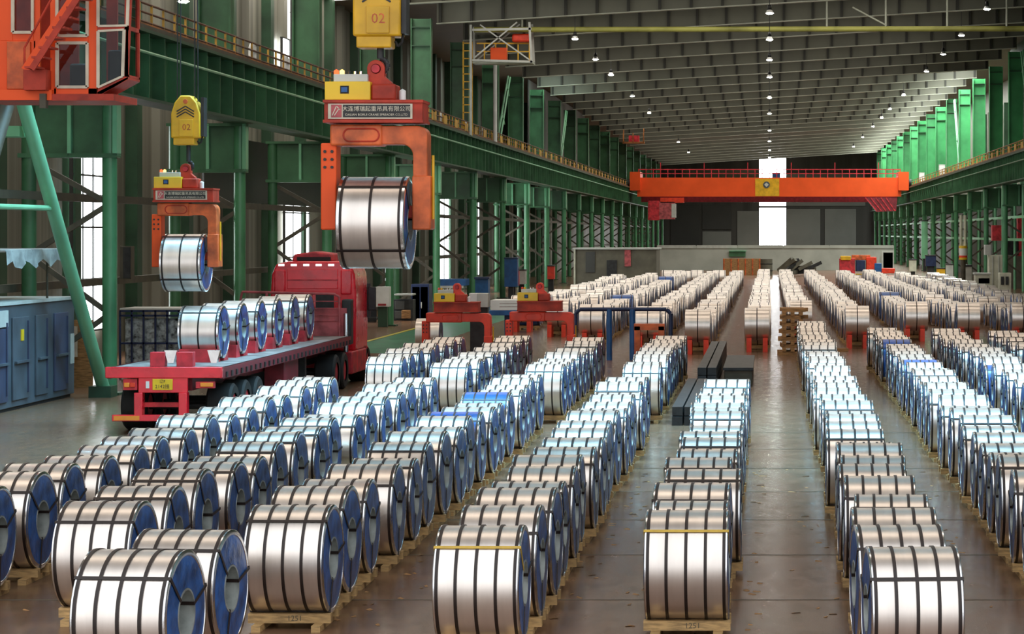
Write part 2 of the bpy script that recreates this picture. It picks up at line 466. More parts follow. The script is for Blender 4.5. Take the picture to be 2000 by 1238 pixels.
wallwin(-1, 190.7, 196, 1.0, 7.0, 'bright narrow window behind a pale column', 2, 2)

# back wall with a tall bright doorway
YB = HALL1 - 1
g = G()
def BX(px): return wx(px, YB)
def BZ(py): return wz(py, YB)
ztop = roofz(0) + 4
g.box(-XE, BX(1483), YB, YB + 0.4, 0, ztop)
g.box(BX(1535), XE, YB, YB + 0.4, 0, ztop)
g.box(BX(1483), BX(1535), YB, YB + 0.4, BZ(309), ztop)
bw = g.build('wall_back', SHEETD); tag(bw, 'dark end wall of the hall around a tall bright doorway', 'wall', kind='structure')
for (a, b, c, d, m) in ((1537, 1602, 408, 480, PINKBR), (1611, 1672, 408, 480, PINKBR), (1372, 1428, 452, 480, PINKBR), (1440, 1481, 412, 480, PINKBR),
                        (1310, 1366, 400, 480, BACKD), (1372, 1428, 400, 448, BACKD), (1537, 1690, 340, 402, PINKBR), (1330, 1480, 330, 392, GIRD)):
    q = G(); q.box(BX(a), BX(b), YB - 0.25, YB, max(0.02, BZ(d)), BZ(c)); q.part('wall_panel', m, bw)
nwin += 1
g = G(); g.box(BX(1483), BX(1535), YB + 0.1, YB + 0.2, 0.0, BZ(309))
o = g.build('door_1', emit('open_doorway_daylight', (0.95, 0.98, 1.0), 12.0)); tag(o, 'tall white daylit doorway in the far end wall', 'doorway', kind='structure')
q = G(); q.box(BX(1483), BX(1535), YB - 0.1, YB + 0.1, BZ(406), BZ(402)); q.part('transom', SHEETD, o)

# low concrete wall before the end of the hall
YL = 284.7
g = G(); g.box(wx(1283, YL), wx(1746, YL), YL, YL + 0.6, 0, wz(480, YL))
lw = g.build('wall_low', CONC); tag(lw, 'low pale grey wall closing off the coil field', 'wall', kind='structure')
for a, b in ((1283, 1360), (1360, 1440), (1440, 1530), (1530, 1620), (1620, 1746)):
    q = G(); q.box(wx(a, YL)+0.05, wx(b, YL)-0.05, YL - 0.12, YL, wz(484, YL)-0.05, wz(480, YL)+0.08); q.part('coping_panel', CONC if a > 1400 else LGREY, lw)

# floor paint
def decal(name, x0, x1, y0, y1, m, label, z=0.004):
    g = G(); g.add([(x0, y0, z), (x1, y0, z), (x1, y1, z), (x0, y1, z)], [(0, 1, 2, 3)])
    o = put(name, g.mesh(name, m)); tag(o, label, 'floor marking', kind='structure')
decal('floor_marking', -16.2, -13.4, 88, 148, FGREEN, 'green painted floor lane beside the runway columns')
decal('yellow_line', -16.45, -16.25, 74, 150, FYEL, 'yellow line along the green floor lane', 0.006)
# expansion joints in the floor (thin recessed strips of sealant)
jm = MB(); jm.box(-12, 14, -0.012, 0.012, 0.0, 0.003); jmm = jm.mesh('floor_joint', BROWN)
for i in range(9):
    put('floor_joint', jmm, fl, (0, 20.8 + 4.03 * i, 0.001))

# ------------------------------------------------------------------ crane runways
def runway(sx, word, ystart):
    xf = 17.6
    root = thing('crane_runway', 'green crane runway girder with ribbed web on the %s side' % word, 'crane runway', (sx * 18.0, ystart, 8.17), kind='structure')
    def B(x0, x1, y0, y1, z0, z1, nm, m, par=root):
        q = G(); a, b = sorted((sx * x0, sx * x1)); q.box(a, b, y0, y1, z0, z1); return q.part(nm, m, par)
    y0, y1 = ystart, 419
    B(17.88, 17.94, y0, y1, 8.2, 10.05, 'web', GREEN)
    B(17.45, 18.3, y0, y1, 8.12, 8.2, 'bottom_flange', GREEND)
    B(17.45, 18.3, y0, y1, 10.03, 10.12, 'top_flange', GREEND)
    B(17.9, 19.2, y0, y1, 10.0, 10.08, 'walkway', RUST)
    B(17.55, 17.65, y0, y1, 10.12, 10.26, 'crane_rail', BROWNM)
    q = G(); q.bar((sx*17.42, y0, 9.45), (sx*17.42, y1, 9.45), 0.045, 6); q.part('conduit', GREENL if sx < 0 else GREEN, root)
    B(17.84, 17.86, y0, y1, 10.12, 10.40, 'kick_plate', RUST)
    st = MB(); a, b = sorted((-sx * 0.0, -sx * 0.36)); st.box(a, b, -0.025, 0.025, 8.2, 10.03)
    sm_ = st.mesh('web_stiffener', GREEN)
    y = max(y0, 40 if sx < 0 else 158); 
    while y < 410:
        o = put('web_stiffener', sm_, root, (sx * 17.88 - root.location.x, y - root.location.y, -root.location.z)); y += 1.75 if y < 250 else 3.5
    # guard rail
    gr = G()
    for z in (10.45, 10.72, 10.98): gr.bar((sx*17.9, y0, z), (sx*17.9, y1, z), 0.035, 6)
    rail = gr.part('guard_rail', RUSTD if sx < 0 else RUST, root)
    pm = MB(); pm.box(-0.03, 0.03, -0.03, 0.03, 10.1, 10.98); pmm = pm.mesh('rail_post', BLIND)
    y = max(y0, 40 if sx < 0 else 158); i = 0
    while y < 255:
        put('rail_post', pmm, root, (sx * 17.9 - root.location.x, y - root.location.y, -root.location.z)); y += 1.35 if y < 175 else 2.7; i += 1
    # mustard guard boards hung on the rail
    bm_ = MB(); bm_.box(-0.02, 0.02, -0.67, 0.67, 10.2, 10.85); bmm = bm_.mesh('guard_board', BLIND)
    y = 128 if sx < 0 else 161
    while y < 309:
        put('guard_board', bmm, root, (sx * 17.86 - root.location.x, y - root.location.y, -root.location.z)); y += 4.6
    return root
runway(-1, 'truck', 35)
runway(1, 'machine', 80)

def column(sx, first):
    grp = 'runway columns on the truck side' if sx < 0 else 'runway columns on the machine side'
    root = thing('runway_column', ('round-legged green runway column with lattice bracing and box head, truck side' if sx < 0
                 else 'slim green runway column with lattice bracing on the machine side'), 'column', (sx * 18, first, 0), grp)
    xi, xo = 18.0, 20.2
    r = 0.2
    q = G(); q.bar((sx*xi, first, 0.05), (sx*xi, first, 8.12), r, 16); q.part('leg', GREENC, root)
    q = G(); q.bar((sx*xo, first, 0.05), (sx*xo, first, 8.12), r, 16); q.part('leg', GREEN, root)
    zs = [0.6, 2.2, 3.8, 5.2, 6.4]
    for i in range(len(zs) - 1):
        a, b = (xi, xo) if i % 2 else (xo, xi)
        q = G(); q.beam((sx*a, first, zs[i]), (sx*b, first, zs[i+1]), 0.12, 0.14); q.part('lattice_bar', BROWNM, root)
    q = G(); q.box(min(sx*17.8, sx*20.4), max(sx*17.8, sx*20.4), first-0.05, first+0.05, 6.55, 8.1); q.part('head_plate', GREEN, root)
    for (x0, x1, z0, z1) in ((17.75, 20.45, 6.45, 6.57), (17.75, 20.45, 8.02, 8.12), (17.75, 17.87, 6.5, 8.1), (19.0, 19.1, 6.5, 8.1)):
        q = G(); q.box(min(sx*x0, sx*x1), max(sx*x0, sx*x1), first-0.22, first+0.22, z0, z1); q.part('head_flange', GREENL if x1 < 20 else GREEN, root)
    for x in (xi, xo):
        q = G(); q.box(sx*x-0.35, sx*x+0.35, first-0.35, first+0.35, 0, 0.06); q.part('base_plate', GREEND, root)
    return root
c0 = column(-1, 49.55)
for k in range(1, 23): copy_tree(c0, None, (-18, 49.55 + 16.1 * k, 0))
c1 = column(1, 167.7)
for k in range(1, 16): copy_tree(c1, None, (18, 167.7 + 16.1 * k, 0))

# secondary machine-side posts and pipes make that side dense
pm = MB(); pm.bar((0, 0, 0), (0, 0, 8.1), 0.11, 8); pmm = pm.mesh('hanger_post', GREENL)
for i, y in enumerate([172 + 8.05 * j for j in range(16)]):
    o = put('hanger_post', pmm, None, (19.1, y + (1.1 if i % 2 else -0.8), 0)); tag(o, '%s thin pale green post behind the machine-side columns from the cream cabinet' % ordinal(i + 1), 'post', 'thin posts behind machine-side columns')
for z in (3.9, 5.6):
    g = G(); g.beam((18.6, 148, z), (18.6, 403, z), 0.14, 0.2)
    o = g.build('wall_girt', GREENL); tag(o, 'pale green rail running along the machine-side columns at %s height' % ('head' if z < 5 else 'upper'), 'rail', kind='structure')
for z, x in ((5.4, -19.6), (2.9, -20.6)):
    g = G(); g.beam((x, 40, z), (x, 403, z), 0.16, 0.22)
    o = g.build('wall_girt', BROWNM); tag(o, 'dull brown rail running behind the truck-side columns, %s one' % ('upper' if z > 5 else 'lower'), 'rail', kind='structure')

# slanted longitudinal braces near the grey container
br = thing('tube_brace', 'slanted bright green tube brace rising from the column foot beside the grey container', 'brace', (-17.9, 64.7, 0))
q = G(); q.bar((-17.9, 64.7, 0.2), (-18.0, 57.7, 7.9), 0.17, 16); q.part('tube', GREENL, br)
q = G(); q.box(-18.2, -17.6, 64.3, 64.95, 0.0, 0.3); q.part('foot', GREEND, br)
br = thing('tube_brace', 'slanted dull grey-green tube brace leaning the other way under the crane cab', 'brace', (-18.0, 50.4, 0))
q = G(); q.bar((-18.0, 50.4, 0.0), (-18.0, 57.2, 7.9), 0.17, 16); q.part('tube', BROWNM, br)
g = G(); g.bar((-18.0, 49.75, 5.02), (-18.0, 60.2, 5.02), 0.07, 10)
o = g.build('tie_tube', GREENL); tag(o, 'horizontal pale green tie tube meeting the slanted brace', 'tube')
g = G(); g.box(-19.2, -18.2, 58.4, 59.3, 6.75, 7.0); o = g.build('brace_bracket', GREENL); tag(o, 'pale green bracket beam under the runway by the slanted brace', 'bracket')

# upper columns above the runway
def upper(sx, y0):
    root = thing('upper_column', 'tall green box column above the %s crane runway' % ('truck-side' if sx < 0 else 'machine-side'), 'column',
                 (sx * 18.8, y0, 10.08), 'upper columns on the %s side' % ('truck' if sx < 0 else 'machine'))
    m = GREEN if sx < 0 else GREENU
    zt = roofz(sx * 18.8) + 0.2
    a, b = sorted((sx * 18.25, sx * 19.35))
    q = G(); q.box(a, b, y0 - 0.04, y0 + 0.04, 10.08, zt); q.part('web', m, root)
    for x in (18.25, 19.3):
        aa, bb = sorted((sx * x, sx * (x + 0.06))); q = G(); q.box(aa, bb, y0 - 0.28, y0 + 0.28, 10.08, zt); q.part('flange', m, root)
    for z in (zt - 0.5, zt - 1.5, 10.4):
        q = G(); q.box(a, b, y0 - 0.27, y0 + 0.04, z, z + 0.06); q.part('diaphragm', GREEND, root)
    return root
u0 = upper(-1, 65.65)
for k in range(1, 22): copy_tree(u0, None, (-18.8, 65.65 + 16.1 * k, 10.08))
u1 = upper(1, 119.4)
for k in range(1, 19): copy_tree(u1, None, (18.8, 119.4 + 16.1 * k, 10.08))
# vertical lattice bracing between upper columns
def lattice(sx, y0, y1, label):
    root = thing('wall_lattice', label, 'bracing', (sx * 18.5, y0, 10.1))
    zt = roofz(sx * 18.5) - 0.3
    q = G(); q.bar((sx*18.5, y0+0.4, 10.1), (sx*18.5, (y0+y1)/2-0.2, zt), 0.07, 8); q.part('chord', GREENL, root)
    q = G(); q.bar((sx*18.5, y0+2.0, 10.1), (sx*18.5, (y0+y1)/2+1.2, zt), 0.07, 8); q.part('chord', GREENL, root)
    for i in range(5):
        t = (i + 0.5) / 5
        ya = y0 + 0.4 + ((y0+y1)/2 - 0.6 - y0) * t; yb = y0 + 2.0 + ((y0+y1)/2 - 0.8 - y0) * t
        z = 10.1 + (zt - 10.1) * t
        q = G(); q.bar((sx*18.5, ya, z), (sx*18.5, yb, z + (0.8 if i % 2 else -0.8)), 0.05, 6); q.part('lacing_bar', GREENL, root)
lattice(-1, 162.3, 178.4, 'light green laced brace between two upper truck-side columns before the white platform')
lattice(-1, 210.6, 226.7, 'light green laced brace further along the upper truck-side columns')
lattice(1, 167.7, 183.8, 'light green laced brace beside the dark upper machine-side column')
lattice(1, 232.1, 248.2, 'light green laced brace among the sunlit upper machine-side columns')
# dark wall sheets on the upper machine side near end, and dark sheets on the upper truck side
def upsheet(x, y0, y1, z0, z1, m, label):
    g = G(); g.box(min(x, x+0.08), max(x, x+0.08), y0, y1, z0, z1); o = g.build('trim_panel', m); tag(o, label, 'wall panel', kind='structure')
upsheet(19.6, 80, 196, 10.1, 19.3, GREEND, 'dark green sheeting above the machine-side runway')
upsheet(21.2, 120, 420, 0.0, 7.6, SHEETD, 'added dark sheet hiding the overlit wall behind the machine-side runway columns')  # added sheet, keeps this wall dark where the eaves light spills
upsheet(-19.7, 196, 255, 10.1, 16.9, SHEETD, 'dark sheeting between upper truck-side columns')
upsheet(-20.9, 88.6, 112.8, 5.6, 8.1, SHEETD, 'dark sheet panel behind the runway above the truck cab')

# ================================================================== COILS
R0, L0 = 0.60, 0.88
NS = 56
def coil_meshes():
    M = {}
    h = L0 / 2
    b = MB(); b.lathe([(-h+0.01, R0-0.004), (h-0.01, R0-0.004)], NS); M['steel_wrap'] = b.mesh('steel_wrap', STEEL)
    for s, nm in ((-1, 'a'), (1, 'b')):
        b = MB(); b.lathe([(s*(h-0.05), R0-0.002), (s*(h-0.045), R0+0.004), (s*(h-0.008), R0+0.004), (s*h, R0-0.006), (s*(h+0.002), R0-0.05), (s*(h-0.004), R0-0.055)], NS)
        M['edge_ring' + nm] = b.mesh('edge_ring', RIM)
        b = MB(); b.lathe([(s*(h-0.004), R0-0.045), (s*(h+0.001), 0.50), (s*(h-0.004), 0.38), (s*(h+0.002), 0.25), (s*(h-0.02), 0.228)], NS)
        M['end_cover' + nm] = b.mesh('end_cover', BLUE)
    b = MB(); b.lathe([(-h-0.006, 0.245), (-h-0.006, 0.225), (h+0.006, 0.225), (h+0.006, 0.245)], 32, closed=True); M['bore_sleeve'] = b.mesh('bore_sleeve', BORE)
    w2 = 0.0165
    b = MB(); b.lathe([(-w2, R0-0.006), (-w2, R0+0.0065), (w2, R0+0.0065), (w2, R0-0.006)], NS, closed=True, smooth=False); M['band'] = b.mesh('band', BAND)
    # cross band: over the outside, down both faces, through the bore (at angle 0 = +z)
    def cross(m):
        b = MB(); w3 = 0.017
        b.box(-h-0.008, h+0.008, -w3, w3, R0+0.002, R0+0.0075)
        for s in (-1, 1):
            x0, x1 = sorted((s*(h+0.003), s*(h+0.009))); b.box(x0, x1, -w3, w3, 0.215, R0+0.007)
        b.box(-h-0.008, h+0.008, -w3, w3, 0.215, 0.222)
        return b.mesh('cross_band', m)
    M['cross_band'] = cross(BAND); M['cross_band_y'] = cross(BANDY)
    b = MB(); b.lathe([(-h+0.05, R0+0.001), (-h+0.05, R0+0.005), (h-0.05, R0+0.005), (h-0.05, R0+0.001)], 24, closed=True, a0=PI*0.30, a1=PI*1.20); M['top_sheet'] = b.mesh('top_sheet', BLUE2)
    for me in M.values(): me.set_sharp_from_angle(angle=math.radians(40))
    return M
CM = coil_meshes()
BANDX = [-0.40, -0.205, 0.0, 0.205, 0.40]
def coil(loc, label, group, s=1.0, l=1.0, rot=0.0, nb=5, top=False, yb=False, cross=(45, 165, 285), rz=0.0):
    o = bpy.data.objects.new('steel_coil', None); COL.objects.link(o); o.empty_display_size = 0.3
    o.location = loc; o.scale = (l, s, s); o.rotation_euler = (rot, 0, rz)
    tag(o, label, 'steel coil', group)
    put('steel_wrap', CM['steel_wrap'], o)
    for n in 'ab':
        put('edge_ring', CM['edge_ring' + n], o); put('end_cover', CM['end_cover' + n], o)
    put('bore_sleeve', CM['bore_sleeve'], o)
    xs = BANDX if nb == 5 else ([-0.38, 0.0, 0.38] if nb == 3 else [0.0])
    for x in xs: put('band', CM['band'], o, (x, 0, 0))
    for i, a in enumerate(cross):
        put('cross_band', CM['cross_band_y'] if (yb and i == 0) else CM['cross_band'], o, (0, 0, 0), (math.radians(a), 0, 0))
    if top:
        t = put('top_sheet', CM['top_sheet'], o); t['label'] = 'blue film sheet over the coil top'
    return o
# one-mesh coils for the far field (same build, merged), light and with bands as real rings
def far_geo(b, c, s, l, nb, n=20):
    h = L0 / 2 * l; r = R0 * s
    b.lathe([(-h, r), (h, r)], n, c=c, mat=0)
    for q in (-1, 1):
        b.lathe([(q*h, r), (q*(h+0.01), r-0.05)], n, c=c, mat=1, smooth=False)
        b.lathe([(q*(h+0.01), r-0.05), (q*(h+0.01), 0.23)], n, c=c, mat=2, smooth=False)
    b.lathe([(-h, 0.23), (h, 0.23)], 10, c=c, mat=4)
    xs = [0.0] if nb == 1 else ([-0.40*l, -0.205*l, 0, 0.205*l, 0.40*l] if nb == 5 else [-0.38*l, 0, 0.38*l])
    for x in xs:
        b.lathe([(x-0.018, r+0.008), (x+0.018, r+0.008)], n, c=c, mat=3)
FARM = [STEEL, RIM, BLUE, BAND, BORE]

# pallets
pc = MB(); pc.box(-0.46, 0.46, -0.055, 0.055, 0, 0.105); P_CROSS = pc.mesh('cross_beam', WOOD)
pr = MB(); pr.box(-0.05, 0.05, -0.5, 0.5, 0, 0.07); P_RUN = pr.mesh('runner', WOOD)
def pallet(x, y, label, group, l=1.0, parts=True):
    if parts:
        o = bpy.data.objects.new('wooden_pallet', None); COL.objects.link(o); o.location = (x, y, 0); o.scale = (l, 1, 1); o.empty_display_size = 0.2
        tag(o, label, 'pallet', group)
        for q in (-0.235, 0.235): put('cross_beam', P_CROSS, o, (0, q, 0.07))
        for q in (-0.33, 0.33): put('runner', P_RUN, o, (q, 0, 0))
    else:
        o = put('wooden_pallet', P_ONE, None, (x, y, 0)); o.scale = (l, 1, 1); tag(o, label, 'pallet', group)
    return o
po = MB()
for q in (-0.235, 0.235): po.box(-0.46, 0.46, q-0.055, q+0.055, 0.07, 0.175)
for q in (-0.33, 0.33): po.box(q-0.05, q+0.05, -0.5, 0.5, 0, 0.07)
P_ONE = po.mesh('wooden_pallet', WOOD)

ROWS = [
 # name, x, y0, y1, pitch, row phrase, landmark the coils are counted from, counted from the far end
 ('A', -9.70, 29.0, 52.2, 1.57, 'row beside the red truck', 'the cross gap', True),
 ('B', -7.55, 27.4, 52.0, 1.57, 'second row from the red truck', 'the cross gap', True),
 ('C', -5.33, 27.0, 52.0, 1.56, 'third row from the red truck', 'the cross gap', True),
 ('D', -2.99, 25.1, 52.0, 1.56, 'fourth row from the red truck', 'the cross gap', True),
 ('E', -0.90, 26.5, 51.3, 1.56, 'short row between two bare lanes', 'the cross gap', True),
 ('F', 1.38, 23.4, 83.3, 1.56, 'long row opposite the short row', 'the timber stack', True),
 ('G', 3.60, 23.1, 77.3, 1.57, 'second long row past the aisle', 'the red saddles', True),
 ('H', 5.60, 49.0, 76.8, 1.57, 'third long row past the aisle', 'the red saddles', True),
 ('I', 7.35, 61.1, 76.5, 1.57, 'fourth long row past the aisle', 'the red saddles', True),
 ('A2', -9.45, 59.4, 71.2, 1.60, 'short-block row by the green lane', 'the cross gap', False),
 ('B2', -7.50, 56.7, 71.4, 1.57, 'short-block row before the first lifter', 'the cross gap', False),
 ('C2', -5.20, 56.0, 71.4, 1.56, 'short-block row before the second lifter', 'the cross gap', False),
 ('D2', -2.95, 56.0, 71.7, 1.56, 'short-block row by the beam stacks', 'the cross gap', False),
]
BLUETOP = {('C', 9), ('C', 12), ('D', 99), ('G', 22), ('G', 29), ('F', 38), ('H', 5)}
nco = 0
for nm, x, y0, y1, pitch, phrase, mark, far_end in ROWS:
    rr = random.Random(sum(ord(c) for c in nm) * 7)
    ps = []; y = y0; k = 0
    while y <= y1:
        s = 1.0 if k == 0 else rr.choice([0.945, 0.975, 1.0, 1.0, 1.02, 1.045])
        l = 1.0 + (0 if k == 0 else rr.uniform(-0.06, 0.07))
        if nm == 'E': l *= 1.03
        ps.append((x + (0 if k == 0 else rr.uniform(-0.06, 0.06)), y, s, l, rr.uniform(-11, 11), rr.uniform(-1.0, 1.0)))
        y += pitch + rr.uniform(-0.10, 0.10); k += 1
    for k, (xx, y, s, l, ra, rz) in enumerate(ps):
        n = ordinal(len(ps) - k if far_end else k + 1)
        top = (nm, k) in BLUETOP
        yb = (k == 0 and nm in 'DE')
        kind = 'blue-topped steel coil' if top else ('yellow-banded steel coil' if yb else 'black-banded steel coil')
        coil((xx, y, 0.15 + R0 * s), '%s %s from %s, %s' % (n, kind, mark, phrase), 'coils in the ' + phrase, s, l, math.radians(ra), 5, top, yb, rz=math.radians(3.0 if (nm == 'F' and k < 2) else -1.0 + rz))
        po_ = pallet(xx, y, 'pine pallet under the %s coil from %s, %s' % (n, mark, phrase), 'pallets under the ' + phrase, l, y < 53)
        if k == 0 and nm in 'CE': text_mesh('stencil_mark', '1251', 0.085, BROWNM, po_, (0.06, -0.2915, 0.122), 0.0008)
        nco += 1
# two coils set ahead of the third row
for i, (x, y, s) in enumerate(((-6.02, 23.0, 1.02), (-5.98, 24.75, 1.0))):
    coil((x, y, 0.15 + R0 * s), ('foremost silver coil standing out of line before the third row' if i == 0 else
         'silver coil with wide blue end tucked behind the foremost out-of-line coil'), 'coils set ahead of the third row', s, 1.04, math.radians(4 - 6*i), 5, rz=math.radians(-5))
    pallet(x, y, 'pine pallet under the out-of-line coil, %s' % ('foremost one' if i == 0 else 'second one'), 'pallets of the out-of-line coils', 1.04)
    nco += 1

# far field
FAR = [(-2.60, 87.6, 201.4), (-4.60, 91.3, 196.1), (-6.90, 94, 188), (-9.0, 102.1, 185.3), (-11.0, 107.4, 177.3),
       (-0.46, 89.3, 204.1), (1.28, 99.4, 204.1), (3.35, 92.1, 201.4), (5.90, 98, 196.1), (8.0, 96.7, 196.1), (10.2, 96.7, 188), (12.3, 104.7, 182.6)]
spots = []
for x, y0, y1 in FAR:
    y = y0; k = 0
    while y < y1:
        if k == 0 or random.random() > (0.16 if abs(x) > 8.5 else 0.05):
            spots.append((y, x + random.uniform(-0.07, 0.07), k, random.choice([0.88, 0.94, 1, 1, 1.03, 1.07]) if k else 1.0, x))
        y += 1.62 + random.uniform(0, 0.06); k += 1
spots.sort()
fb = MB(); rest = 0
fm = {}
for nb in (1, 3):
    b = MB(); far_geo(b, (0, 0, 0), 1.0, 1.0, nb, 32); fm[nb] = b.mesh('steel_coil', FARM)
bmesh_blue = MB(); far_geo(bmesh_blue, (0, 0, 0), 1.0, 1.0, 3, 28); BLUEM = bmesh_blue.mesh('steel_coil', [BLUE2, RIM, BLUE, BAND, BORE])
BLUESPOTS = [(-6.9, 112.5, 'third'), (-11.0, 110.0, 'fifth'), (-6.9, 160.0, 'third'), (5.9, 118.0, 'second')]
for bx_, by_, _n in BLUESPOTS: spots = [q_ for q_ in spots if not (q_[4] == bx_ and abs(q_[0] - by_) < 1.45)]
for i, (bx_, by_, _n) in enumerate(BLUESPOTS):
    o = put('steel_coil', BLUEM, None, (bx_, by_, 0.17 + R0 * 1.12)); o.scale = (1.2, 1.12, 1.12)
    pallet(bx_, by_, 'timber under the blue wrapped coil ' + ['behind the navy pipe frame', 'in the outermost far row', 'near the brown hut', 'among the machine-side far rows'][i], 'timbers under the blue wrapped coils', 1.1, False)
    tag(o, ['bright blue wrapped coil in the far field behind the navy pipe frame', 'blue wrapped coil in the outermost far row on the truck side', 'small blue wrapped coil near the brown hut', 'blue wrapped coil among the far rows on the machine side'][i], 'steel coil', 'blue wrapped coils of the far field')
for y, x, k, s, xr in spots:
    front = k == 0
    z = (0.42 if front else 0.15) + R0 * s
    if nco < 300:
        nb = 1 if front else random.choice([1, 3, 3])
        o = put('steel_coil', fm[nb], None, (x, y, z)); o.scale = (1.02, s, s)
        tr_rows = [-0.46, -2.60, -4.60, -6.90, -9.0, -11.0]; ma_rows = [1.28, 3.35, 5.90, 8.0, 10.2, 12.3]
        rowname = '%s far row on the truck side' % ordinal(tr_rows.index(xr) + 1) if xr in tr_rows else '%s far row on the machine side' % ordinal(ma_rows.index(xr) + 1)
        if not front: pallet(x, y, 'timber under the %s coil behind red saddles, %s' % (ordinal(k), rowname), 'timbers of the ' + rowname, 1.0, False)
        tag(o, ('silver end coil raised on red saddles, ' if front else '%s silver coil behind the red-saddled one, ' % ordinal(k)) + rowname, 'steel coil', 'coils of the ' + rowname)
        nco += 1
    else:
        far_geo(fb, (x, y, z), s, 1.02, random.choice([1, 3]), 16); rest += 1
fo = fb.build('far_steel_coils', FARM)
tag(fo, 'dense far field of hundreds of small silver steel coils in rows', 'steel coils', kind='stuff')
# red saddles at the heads of the far rows
sdm = MB(); sdm.prism([(-0.5, 0), (0.5, 0), (0.5, 0.52), (0.34, 0.52), (0.05, 0.40), (-0.05, 0.40), (-0.34, 0.52), (-0.5, 0.52)], 'x', -0.09, 0.09)
sdmm = sdm.mesh('saddle_block', REDB)
tr_rows = [-0.46, -2.60, -4.60, -6.90, -9.0, -11.0]; ma_rows = [1.28, 3.35, 5.90, 8.0, 10.2, 12.3]
for x, y0, y1 in FAR:
    r = thing('coil_saddle', 'pair of red saddle blocks heading the %s far row, %s side' % ((ordinal(tr_rows.index(x) + 1), 'truck') if x in tr_rows else (ordinal(ma_rows.index(x) + 1), 'machine')), 'saddle', (x, y0, 0), 'red saddles of the far rows')
    for q in (-0.30, 0.30): put('saddle_block', sdmm, r, (q, 0, 0))

# scattered coils lying about the far end
for px, py, y in ((1315, 537, 206), (1362, 537, 207), (1338, 540, 203), (1405, 541, 206)):
    p = at(px, py, y)
    o = put('steel_coil', fm[3], None, (p.x, y, R0 + 0.012)); o.scale = (2.2 if px == 1315 else 1.2, 1.0, 1.0)
    tag(o, {1315: 'long loose silver coil lying nearest the brown hut', 1362: 'loose silver coil between the long one and the orange crate', 1338: 'loose silver coil just before the long loose one', 1405: 'loose silver coil lying before the orange-brown crate'}[px], 'steel coil', 'loose coils at the far end')

